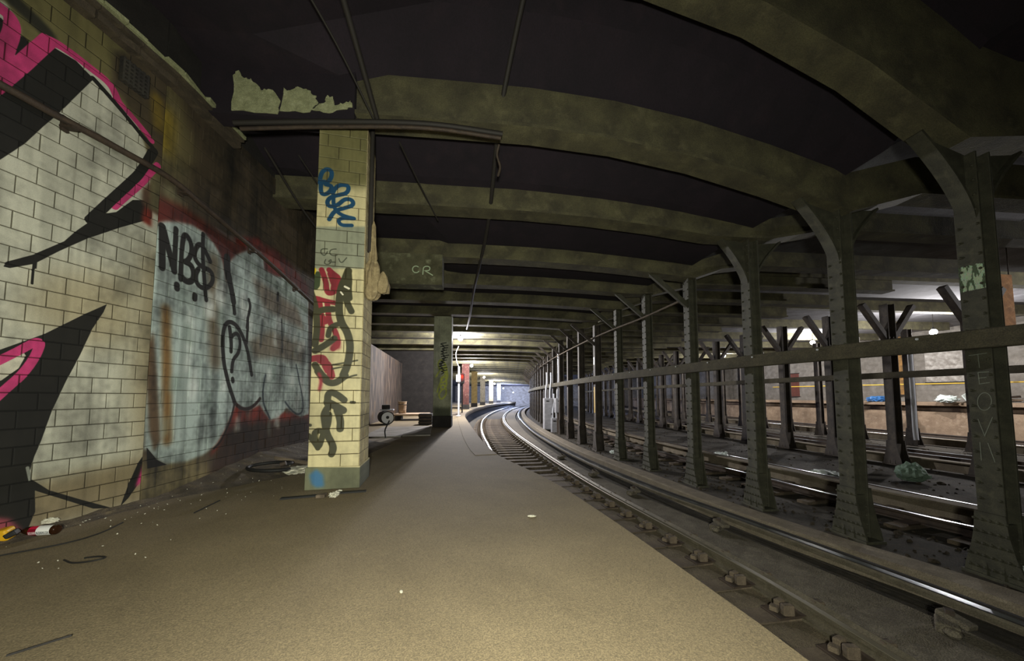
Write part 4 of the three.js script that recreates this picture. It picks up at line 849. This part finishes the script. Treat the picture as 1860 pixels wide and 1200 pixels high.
{ // the photographer's lamp, on its stand behind the viewer
  const { x, y, d, power, color } = WORK_LAMP, b = base('work_lamp', x, 0, d);
  const aim = new THREE.Vector3(-0.75, 1.0, -5).sub(new THREE.Vector3(x, y, -d)).normalize();
  const head = new THREE.Group(); head.name = 'lamp_head'; head.position.set(0, y, 0); head.quaternion.setFromUnitVectors(new THREE.Vector3(0, 0, 1), aim); b.add(head);
  put('reflector', metreUV(plain(new THREE.LatheGeometry([[0.01, -0.12], [0.07, -0.1], [0.12, 0.02], [0.125, 0.02], [0.08, -0.12], [0.01, -0.14]].map((q) => new THREE.Vector2(...q)), 20).rotateX(Math.PI / 2))), M.black, head);
  put('lens', metreUV(plain(new THREE.CylinderGeometry(0.105, 0.105, 0.006, 20).rotateX(Math.PI / 2))), glow(color, 4), head);
  new MB().rod(up(0, 0.75, 0), up(0, y - 0.1, 0), 0.014, 8).build('pole', M.black, b);
  for (const a of [0, 2.1, 4.2]) new MB().rod(up(0, 0.78, 0), up(0.4 * Math.cos(a), 0.012, 0.4 * Math.sin(a)), 0.011, 6).build('leg', M.black, b);
  const s = new THREE.SpotLight(color, power, 0, 1.5, 1, 2); s.position.copy(head.position).addScaledVector(aim, 0.05); s.target.position.copy(s.position).add(aim); s.castShadow = true; s.shadow.radius = 6; s.shadow.mapSize.set(1024, 1024);
  b.add(s, s.target);
  tag(b, 'lamp on a three-legged stand behind the viewer', 'work lamp', null, 'thing');
}

// ---------------------------------------------------------------- cabinets on the columns
[[2.02, 19.3, 0.5, 1.75, -0.75, 'tall pale grey electrical cabinet, leftmost of three on the near columns', 3.2], [2.38, 19.2, 0.42, 0.85, -0.95, 'lower middle grey electrical cabinet of the three on the near columns', 2.2], [2.62, 18.9, 0.52, 0.8, 0.2, 'square grey electrical box, rightmost and highest of the three', 3.4]].forEach(([x, D, w, h, y, l, top]) => {
  const b = base('electrical_cabinet', x, y, D, 0.15);
  new MB().box(w, h, 0.28, 0, h / 2, 0, 0, 0, 0, 0.015).build('case', M.greyPaint, b);
  const dr = new MB().box(w - 0.06, h - 0.08, 0.02, 0, h / 2, 0.148, 0, 0, 0, 0.006).build('door', M.greyPaint, b); new MB().box(0.03, 0.1, 0.03, w * 0.32, h / 2, 0.17).build('handle', M.black, dr);
  new MB().box(0.16, 0.05, 0.01, -0.05, h - 0.16, 0.163).build('label_plate', M.black, b);
  for (const q of [-0.12, 0.12]) new MB().tube([up(q * w * 2, h, 0), up(q * w * 2, h + 0.35, 0), up(q * w * 2 + 0.08, h + 0.9, -0.05), up(q * w * 2 + 0.08, top, -0.05)], 0.045, 8, 20).build('conduit', M.pipeWhite, b);
  if (y > 0) new MB().box(0.3, y + 0.9, 0.2, 0.02, -(y + 0.9) / 2, 0).build('stand', M.rust, b); else new MB().box(w * 0.8, y + 1.02 > 0.1 ? y + 1.02 : 0.1, 0.22, 0, -(y + 0.98) / 2, 0).build('stand', M.dark, b);
  tag(b, l, 'cabinet', 'electrical cabinets', 'thing');
});

// ---------------------------------------------------------------- things lying about
function crumple(r, sx, sy, sz, k, s) {   // a crumpled bag: sphere pushed in folds
  const g = new THREE.IcosahedronGeometry(r, 4), p = g.attributes.position, v = new THREE.Vector3();
  for (let i = 0; i < p.count; i++) {
    v.fromBufferAttribute(p, i); const n = v.clone().normalize();
    const f = 1 + k * (Math.abs(perlin.noise(n.x * 3 + s, n.y * 3, n.z * 3)) * 1.2 - 0.25 + Math.abs(perlin.noise(n.x * 7, n.y * 7 + s, n.z * 7)) * 0.5);
    v.multiplyScalar(f); p.setXYZ(i, v.x * sx, Math.max(-r * sy * 0.75, v.y * sy) + r * sy * 0.75, v.z * sz);
  }
  g.computeVertexNormals(); return metreUV(plain(g));
}
function bag(name, x, y, D, r, s, mat, label, cat, k = 0.6, sd = 1) { const m = put(name, crumple(r, ...s, k, sd), mat); m.position.set(x, y, -D); m.rotation.y = sd; return tag(m, label, cat, null, 'thing'); }
bag('plastic_bag', 5.42, -0.88, 3.62, 0.13, [0.8, 1.05, 1.1], M.bag, 'crumpled white plastic bag at the foot of the nearest steel column', 'bag', 0.7, 1.7);
bag('plastic_bag', 9.57, -0.92, 8.3, 0.2, [1.15, 1.15, 0.9], M.bagGreen, 'large greenish plastic sack on the ground before a forked column', 'bag', 0.5, 2.3);
bag('plastic_bag', 7.75, -0.92, 8.6, 0.2, [1.6, 0.5, 0.9], M.bag, 'torn pale bag lying flat beyond the second track', 'bag', 0.8, 3.1);
bag('plastic_bag', 6.6, -0.92, 10.9, 0.2, [1.3, 0.7, 1], M.bag, 'white rag between the second and third rails by the fifth column', 'bag', 0.7, 4.2);
bag('white_litter', 3.55, -0.885, 12.0, 0.1, [1.7, 0.6, 1], M.bag, 'white shredded wrapper on the ground between two near columns', 'litter', 0.9, 5.2);
bag('plastic_bag', 20.5, 0.8, 19.2, 0.3, [1.5, 0.6, 1], flat(0x2a5f96, 0.5), 'blue bundle on the far platform', 'bundle', 0.5, 6.2);
bag('plastic_bag', 21.6, 0.8, 17.0, 0.28, [1.6, 0.7, 1], M.bag, 'white heap of plastic on the far platform', 'bag', 0.8, 7.2);
{ const b = base('white_board', 22.2, 0.8, 16.6, 0.3); new MB().box(0.9, 0.5, 0.05, 0, 0.22, 0, 0, -0.4, 0.25, 0.01).build('sheet', M.bag, b); new MB().box(0.9, 0.04, 0.08, 0, 0.03, -0.1, 0, 0, 0.1).build('batten', M.tie, b); tag(b, 'slanted white sheet leaning on the far platform wall side', 'sheet', null, 'thing'); }
{ // heap of broken timber on the far platform
  const cx0 = 23.0, D0 = 16.0;
  for (let i = 0; i < 9; i++) {
    const a = rr(-0.35, 0.5), L = rr(0.7, 1.4), m = new MB().box(L, 0.06, 0.1, 0, 0, 0, 0, 0, 0, 0.006).build('broken_plank', [M.tie, M.tan, M.rust][i % 3]);
    m.position.set(cx0 + rr(-0.7, 0.7), 0.86 + (i % 3) * 0.09, -D0 + rr(-0.3, 0.3)); m.rotation.set(rr(-0.2, 0.2), a, rr(-0.12, 0.12));
    tag(m, `broken plank in the timber heap at the yellow pole on the far platform`, 'plank', 'broken timber on the far platform', 'thing');
  }
}
{ const b = base('yellow_rail', 0, 0, 0); new MB().rod(V(22.3, 0.8, 15.4), V(22.3, 3.2, 15.4), 0.06, 8).build('pole', M.yellowPaint, b); const r = new MB(); r.rod(V(24, 1.75, 13.6), V(18.5, 1.75, 24.2), 0.035, 6).build('rail', M.yellowPaint, b); tag(b, 'yellow pole with a thin handrail on the far platform', 'handrail', null, 'thing'); }
// coloured wall panels behind the far platform
[[23.8, 21.0, 1.0, 3.6, 1.2, 0xa37a45, 'ochre panel on the far wall between forked columns'], [23.5, 29, 1.6, 1.9, 1.1, 0x6b3a32, 'reddish panel on the far wall left of the white bulb'], [23.6, 18.5, 2.4, 2.1, 1.9, 0xb9b4ac, 'pale grey posters panel on the far wall']].forEach(([x, D, w, h, y, c, l], i) => {
  const xx = cx(D - 2.06) + 21.45; const b = base('wall_sheeting', xx, y, D, -1.35 + 0.04);
  new MB().box(w, h, 0.06, 0, h / 2, 0, 0, 0, 0, 0.01).build('sheet', grime(c, mix(hex(c), [0.2, 0.17, 0.13], 0.4).reduce((s, v) => s * 256 + Math.round(v * 255), 0), c, { tile: 0.9, freq: 4, grain: 0.25, bump: 0, z: 70 + i, size: 192 }), b);
  new MB().box(w + 0.1, 0.06, 0.09, 0, h + 0.02, 0).box(w + 0.1, 0.06, 0.09, 0, -0.02, 0).build('frame', M.dark, b);
  tag(b, l, 'wall panel', 'panels on the far wall', 'thing');
});
{ // orange board hung from the ceiling over the third track
  const b = base('hanging_board', 12.5, 2.73, 8.5, 0.12);
  new MB().box(0.4, 1.45, 0.05, 0, 0.725, 0, 0, 0, 0, 0.01).build('sheet', grime(0xb9824a, 0x97683a, 0xc9a070, { tile: 0.6, freq: 4, grain: 0.3, bump: 0.002, z: 77, size: 192 }), b);
  for (const q of [-0.14, 0.14]) new MB().rod(up(q, 1.45, 0), up(q, 2.2, 0), 0.012, 6).build('hanger', M.rust, b);
  tag(b, 'narrow orange board hung high at the right edge, beside the nearest steel column', 'board', null, 'thing');
}
// stuff in the recess
{
  const b = base('low_bench', -4.75, 0, 16.3, 0.1); new MB().box(1.5, 0.07, 1.5, 0, 0.26, 0, 0, 0, 0, 0.01).build('slab', M.tan, b); for (const q of [-0.6, 0.6]) new MB().box(0.1, 0.24, 1.3, q, 0.12, 0).build('support', M.dark, b);
  tag(b, 'low tan slab on dark supports in the recess', 'bench', null, 'thing');
  const d = base('bucket', -5.15, 0.295, 16.1); put('side', metreUV(plain(new THREE.LatheGeometry([[0.17, 0], [0.19, 0.52], [0.2, 0.53], [0.2, 0.56], [0.18, 0.56], [0.175, 0.03], [0.01, 0.03], [0.01, 0], [0.17, 0]].map((q) => new THREE.Vector2(...q)), 18))), M.tan, d); put('hoop', metreUV(plain(new THREE.TorusGeometry(0.196, 0.012, 6, 18).rotateX(Math.PI / 2).translate(0, 0.42, 0))), M.rust, d);
  tag(d, 'tan bucket standing on the low slab in the recess', 'bucket', null, 'thing');
  const dr = base('steel_drum', -5.0, 0.27, 13.6, -0.95); put('shell', metreUV(plain(new THREE.CylinderGeometry(0.26, 0.26, 0.85, 20).rotateX(Math.PI / 2))), M.dark, dr); put('end', metreUV(plain(new THREE.CylinderGeometry(0.22, 0.22, 0.02, 20).rotateX(Math.PI / 2).translate(0, 0, 0.43))), M.pipeWhite, dr); put('bung', metreUV(plain(new THREE.CylinderGeometry(0.06, 0.06, 0.03, 10).rotateX(Math.PI / 2).translate(0, 0.02, 0.44))), M.black, dr); dr.rotation.y = 0.5;
  tag(dr, 'dark drum on its side with a round white end', 'drum', null, 'thing');
  const t = base('white_tray', -4.95, 0.535, 13.6, 0.2); new MB().box(0.5, 0.05, 0.3, 0, 0.03, 0, 0, 0, 0, 0.01).build('tray', M.greyPaint, t); new MB().box(0.3, 0.18, 0.2, -0.05, 0.14, 0, 0.3, 0, 0, 0.03).build('rags', M.dark, t);
  tag(t, 'pale tray with dark rags on top of the drum', 'tray', null, 'thing');
  const c = base('dark_crate', -3.4, 0, 13.6, 0.1); new MB().box(0.5, 0.42, 0.5, 0, 0.21, 0, 0, 0, 0, 0.01).build('box', M.dark, c); for (const y of [0.08, 0.21, 0.34]) new MB().box(0.52, 0.07, 0.02, 0, y, 0.255).build('slat', M.rust, c);
  tag(c, 'dark wooden crate close behind the second pillar', 'crate', null, 'thing');
  for (const [x, D, w, d2, ry, l] of [[-3.75, 10.6, 1.0, 3.0, 0.18, 'left pale sheet added as lamplit floor before the recess'], [-2.95, 10.9, 0.75, 2.9, 0.22, 'right pale sheet added as lamplit floor beside the second pillar']]) { const m = new MB().box(w, 0.035, d2, 0, 0.018, 0, 0, 0, 0, 0.006).build('lit_floor_sheet', M.concrete); m.position.set(x, 0, -D); m.rotation.y = ry; tag(m, l, 'board', null, 'thing'); }  // thin pale sheets stand in for floor lit by the far bulbs
  tag(new MB().tube([V(-3.3, 0.01, 9.0), V(-3.33, 0.2, 9.02), V(-3.27, 0.38, 9.06), V(-3.24, 0.46, 9.08)], 0.018, 6, 20).build('bent_strap', M.black), 'bent dark strap sticking up between the two lamplit floor sheets', 'strap', null, 'thing');
  tag(new MB().rod(V(-5.3, 0, 23.5), V(-5.3, 3.2, 23.5), 0.22, 8).build('red_pipe', M.red), 'dull red standpipe in the dark end of the recess', 'pipe', null, 'thing');
}
// rubbish by the left wall
{
  const b = base('old_hose', -3.32, 0.05, 4.75); const pts = []; for (let i = 0; i <= 20; i++) { const a = i / 20 * 6.9; pts.push(up(0.27 * Math.cos(a), 0.05 + i * 0.004, 0.2 * Math.sin(a))); } new MB().tube(pts, 0.022, 7, 60).build('coil', M.black, b); new MB().rod(pts[20], pts[20].clone().add(up(0.06, 0.02, -0.02)), 0.03, 8).build('nozzle', M.rust, b);
  tag(b, 'black looped hose in the rubbish by the left wall', 'hose', null, 'thing');
  for (const [x, y, D, L, ry, rz, l, m] of [[-3.25, 0.14, 5.15, 0.5, 0.4, -0.25, 'split stick tilted over the black hose', M.tie], [-2.75, 0.12, 5.4, 0.7, 0.15, 0.05, 'rusty flat bar on the rubbish behind the white paper', M.rust], [-3.4, 0.08, 5.5, 0.6, -0.6, 0.1, 'dark broken board half buried in the rubbish', M.dark]]) { const k = new MB().box(L, 0.05, 0.07, 0, 0, 0, 0, 0, 0, 0.006).build('scrap_timber', m); k.position.set(x, y, -D); k.rotation.set(0, ry, rz); tag(k, l, 'scrap', null, 'thing'); }
  bag('crumpled_paper', -3.0, 0.04, 4.85, 0.12, [1.7, 0.3, 1], M.paper, 'crumpled white paper in the rubbish near the nearest pillar', 'paper', 0.9, 8.1);
  bag('crumpled_paper', -2.98, 0.13, 5.2, 0.05, [1, 0.9, 1], M.paper, 'small white paper ball on top of the rubbish', 'paper', 0.8, 9.1);
  // heaped dirt along the foot of the wall
  const n = 70, pos = [], q = (s) => s < 0 ? [-3.75 + 0.0995 * s, 3.51 + 0.995 * s] : [-3.75 - 0.05 * s, 3.51 + 0.9987 * s];
  const wid = (s) => s < 0.3 ? 0.12 + 0.06 * perlin.noise(s * 3, 1, 1) : 0.2 + Math.min(1.0, (s - 0.3) * 0.6), hgt = (s) => s < 0.3 ? 0.05 : 0.05 + Math.min(0.2, (s - 0.3) * 0.14);
  const pt = (s, k) => { const [x, D] = q(s), w = wid(s) * k; return [x + w, Math.max(-0.004, hgt(s) * (1 - k) ** 1.4 + 0.03 * (1 - k) * perlin.noise(s * 5, k * 4, 2) - 0.004 * (k > 0.98 ? 1 : 0)), -D]; };
  for (let i = 0; i < n; i++) for (let j = 0; j < 8; j++) { const s0 = -3 + 7.5 * i / n, s1 = -3 + 7.5 * (i + 1) / n, a = pt(s0, j / 8), b2 = pt(s0, (j + 1) / 8), c = pt(s1, (j + 1) / 8), d = pt(s1, j / 8); pos.push(...a, ...b2, ...c, ...a, ...c, ...d); }
  const g = new THREE.BufferGeometry(); g.setAttribute('position', new THREE.Float32BufferAttribute(pos, 3)); g.computeVertexNormals();
  tag(put('dirt_heap', metreUV(g), M.rubble), 'dirt heaped along the foot of the left wall', 'dirt', null, 'stuff');
  const im = new THREE.InstancedMesh(new THREE.IcosahedronGeometry(1, 0), M.paper, 150), o = new THREE.Object3D();
  for (let i = 0; i < 150; i++) { const s = rr(-1.4, 3.2), [x, D] = q(s), k = rr(0.0015, 0.006), off = 0.1 + rnd() ** 2 * 1.3; o.position.set(x + off, off < wid(s) ? hgt(s) * (1 - off / wid(s)) ** 1.4 + 0.012 : 0.003, -D); o.rotation.set(rnd() * 6, rnd() * 6, 0); o.scale.set(k * 1.6, k * 0.5, k); o.updateMatrix(); im.setMatrixAt(i, o.matrix); }
  im.name = 'paint_chips'; im.castShadow = im.receiveShadow = true; scene.add(im); tag(im, 'pale flakes and crumbs scattered along the foot of the left wall', 'crumbs', null, 'stuff');
}
{ // drink bottle on its side: dark cap end, pink and white label with dark letters upside down
  const D = 2.76, b = base('drink_bottle', -3.72, 0.037, D, 0.2);
  const lathe = (pts) => metreUV(plain(new THREE.LatheGeometry(pts.map((q) => new THREE.Vector2(...q)), 24).rotateZ(Math.PI / 2)));
  put('body', lathe([[0.001, -0.115], [0.03, -0.115], [0.036, -0.108], [0.036, 0.06], [0.03, 0.085], [0.016, 0.105], [0.014, 0.125], [0.001, 0.125]]), new THREE.MeshPhysicalMaterial({ color: 0x50301c, roughness: 0.12, transmission: 0.7, ior: 1.4, thickness: 0.06 }), b);
  put('cap', lathe([[0.001, 0.12], [0.017, 0.12], [0.017, 0.142], [0.001, 0.142]]), M.black, b);
  const cv = document.createElement('canvas'); cv.width = 512; cv.height = 512; const g = cv.getContext('2d');
  g.fillStyle = '#f2f2f0'; g.fillRect(0, 0, 512, 512); g.fillStyle = '#c2203f'; g.fillRect(0, 0, 190, 512); g.fillStyle = '#7c1226'; g.fillRect(0, 330, 190, 182);
  for (const oy of [0, 170, 340]) { g.save(); g.translate(505, 60 + oy); g.rotate(Math.PI); g.fillStyle = '#22303a'; g.font = 'bold 72px sans-serif'; g.fillText('VITAMIN', 4, 20, 300); g.fillStyle = '#f6dfe2'; g.fillText('WATER', 322, 20, 170); g.restore(); }
  const t = new THREE.CanvasTexture(cv); t.colorSpace = THREE.SRGBColorSpace;
  const lab = new THREE.CylinderGeometry(0.0368, 0.0368, 0.135, 28, 1, true).rotateZ(Math.PI / 2), p = lab.attributes.position, uv = lab.attributes.uv;
  for (let i = 0; i < p.count; i++) { uv.setXY(i, (p.getX(i) + 0.0675) / 0.135, ((Math.atan2(p.getY(i), p.getZ(i)) / (2 * Math.PI)) + 1.25) % 1); }
  lab.translate(0.02, 0, 0); put('printed_label', lab, new THREE.MeshStandardMaterial({ map: t, roughness: 0.25 }), b);
  b.rotation.set(0, 0.2, 0); tag(b, 'drink bottle with pink and white label lying by the left wall', 'bottle', null, 'thing');
  const w = base('crushed_carton', -3.86, 0.0, 2.6, 0.4); new MB().box(0.2, 0.09, 0.1, 0, 0.05, 0, 0.1, 0.1, 0.15, 0.02).build('carton', M.yellow, w); new MB().box(0.06, 0.04, 0.08, 0.1, 0.06, 0.0, 0.3, 0, 0.5, 0.01).build('torn_end', M.black, w);
  tag(w, 'crushed yellow carton beside the drink bottle', 'carton', null, 'thing');
  bag('crumpled_paper', -3.78, 0.06, 2.86, 0.025, [1.5, 0.8, 1], M.paper, 'scrap of white paper behind the drink bottle', 'paper', 0.8, 10.1);
  tag(new MB().tube([V(-3.55, 0.006, 2.35), V(-3.3, 0.006, 2.62), V(-3.28, 0.006, 2.78), V(-3.36, 0.006, 3.02)], 0.005, 5, 30).build('floor_wire', M.black), 'thin black wire on the floor in front of the drink bottle', 'wire', null, 'thing');
  tag(new MB().tube([V(-2.98, 0.006, 2.34), V(-2.86, 0.006, 2.3), V(-2.76, 0.008, 2.33), V(-2.74, 0.008, 2.37), V(-2.8, 0.008, 2.385), V(-2.88, 0.006, 2.37)], 0.005, 5, 30).build('wire_hook', M.black), 'small bent wire hook on the bare floor near the left edge', 'wire', null, 'thing');
  tag(new MB().rod(V(-2.96, 0.01, 3.25), V(-3.02, 0.02, 3.6), 0.006, 5).build('twig', M.black), 'straight dark twig on the floor before the left wall', 'twig', null, 'thing');
  tag(new MB().rod(V(-2.12, 0.006, 1.5), V(-2.0, 0.008, 1.62), 0.005, 5).build('twig', M.dark), 'short thin twig in the bottom left corner', 'twig', null, 'thing');
}
// flat bars and scraps on the floor before the nearest pillar
{
  const bar = (x0, d0, x1, d1, l) => tag(new MB().bar(V(x0, 0.008, d0), V(x1, 0.008, d1), 0.06, 0.014).build('flat_bar', M.black), l, 'bar', null, 'thing');
  bar(-2.46, 3.7, -2.13, 3.82, 'black flat bar left of the scraps before the nearest pillar'); bar(-1.98, 3.92, -1.68, 4.0, 'longer black flat bar right of the scraps before the nearest pillar');
  const m = new MB().box(0.09, 0.035, 0.09, 0, 0.018, 0, 0, 0, 0, 0.006).build('wood_block', M.tie); m.position.set(-2.07, 0, -3.78); m.rotation.y = 0.2; tag(m, 'small square wooden block between the two black flat bars', 'block', null, 'thing');
  bag('crumpled_paper', -1.95, 0.0, 3.82, 0.04, [1.6, 0.6, 1], M.paper, 'crumpled pale wrapper beside the small wooden block', 'wrapper', 0.9, 11.1);
  bag('crumpled_paper', -1.98, 0.0, 4.0, 0.016, [1.5, 0.7, 1], M.paper, 'tiny white scrap against the pillar plinth', 'paper', 0.8, 12.1);
  for (const [x, D, r, l] of [[0.18, 3.18, 0.016, 'small white paper scrap on the open platform floor'], [-0.62, 1.98, 0.007, 'lone white crumb on the platform floor, lower left of the paper scrap']]) bag('paper_scrap', x, 0, D, r, [2, 0.4, 1], M.paper, l, 'paper', 0.8, D);
}
// chalk marks and a pale paint patch on the nearest column, a scrawl on the beam
{
  const sheet = (w, h, fn) => { const cv = document.createElement('canvas'); cv.width = 512 * w / h | 0; cv.height = 512; const g = cv.getContext('2d'); g.lineCap = 'round'; fn(g, cv.width, cv.height); const t = new THREE.CanvasTexture(cv); t.colorSpace = THREE.SRGBColorSpace; return new THREE.MeshStandardMaterial({ map: t, transparent: true, roughness: 0.9 }); };
  const col = scene.getObjectByName('steel_column'), col2 = col;
  const chalk = sheet(0.26, 1.3, (g, w, h) => {
    g.strokeStyle = 'rgba(150,155,140,0.55)'; g.lineWidth = 4; const P = (a) => { g.beginPath(); a.forEach(([x, y], i) => (i ? g.lineTo : g.moveTo).call(g, x * w, y * h)); g.stroke(); };
    P([[0.15, 0.05], [0.85, 0.04]]); P([[0.5, 0.05], [0.52, 0.16]]); P([[0.85, 0.2], [0.45, 0.2], [0.47, 0.3], [0.85, 0.29]]); P([[0.46, 0.25], [0.75, 0.245]]);
    g.beginPath(); g.ellipse(w * 0.6, h * 0.45, w * 0.26, h * 0.075, 0.2, 0, 7); g.stroke(); P([[0.3, 0.6], [0.5, 0.74], [0.85, 0.58]]); P([[0.3, 0.8], [0.3, 0.95]]); P([[0.6, 0.8], [0.8, 0.95]]);
  });
  const m = put('chalk_marks', new THREE.PlaneGeometry(0.2, 1.3).rotateY(-Math.PI / 2).translate(-0.1055, 1.85, 0.0), chalk, col); m.userData = { label: 'faint chalk letters' };
  const patch = sheet(0.26, 0.34, (g, w, h) => {
    for (let i = 0; i < 2600; i++) { const x = rnd(), y = rnd(), e = Math.min(x, 1 - x, y, 1 - y); if (e < 0.1 * rnd()) continue; const v = perlin.noise(x * 9, y * 2, 3); g.fillStyle = v > -0.12 ? `rgba(${150 + 40 * rnd()},${175 + 30 * rnd()},${150 + 20 * rnd()},0.8)` : 'rgba(80,95,70,0.8)'; g.fillRect(x * w, y * h, 12, 20 + 20 * rnd()); }
  });
  const pm = put('paint_patch', new THREE.PlaneGeometry(0.21, 0.3).rotateY(-Math.PI / 2).translate(-0.1056, 3.32, 0), patch, col); pm.userData = { label: 'pale flaking paint patch' };
  const worn = scene.getObjectByName('steel_column_006');
  for (const [n, y, h, mat, l] of [['paint_patch', 3.29, 0.28, M.pipeWhite, 'small white paint patch'], ['paint_stripe', 1.85, 0.95, M.yellowPaint, 'worn yellow stripe']]) { const q = new MB().box(0.004, h, 0.13, -0.126, y, 0).build(n, mat, worn); q.userData = { label: l }; }
  const beam = scene.getObjectByName('ceiling_beam_003');
  const letters = sheet(0.5, 0.25, (g, w, h) => { g.strokeStyle = '#aebf9d'; g.lineWidth = 44; g.beginPath(); g.arc(w * 0.22, h * 0.45, h * 0.28, 0.6, 5.4); g.stroke(); g.beginPath(); g.moveTo(w * 0.5, h * 0.85); g.lineTo(w * 0.52, h * 0.35); g.bezierCurveTo(w * 0.55, h * 0.05, w * 0.9, h * 0.1, w * 0.75, h * 0.5); g.lineTo(w * 0.6, h * 0.55); g.lineTo(w * 0.9, h * 0.9); g.stroke(); });
  const lm = put('painted_letters', new THREE.PlaneGeometry(0.5, 0.25), letters, beam); lm.position.set(-1.86, 3.72, -(7.72 + 0.096 * (-1.86 - 4.12)) + 0.174); lm.rotation.y = 0.096; lm.userData = { label: 'pale green scrawled letters' };
}

renderer.render(scene, camera);
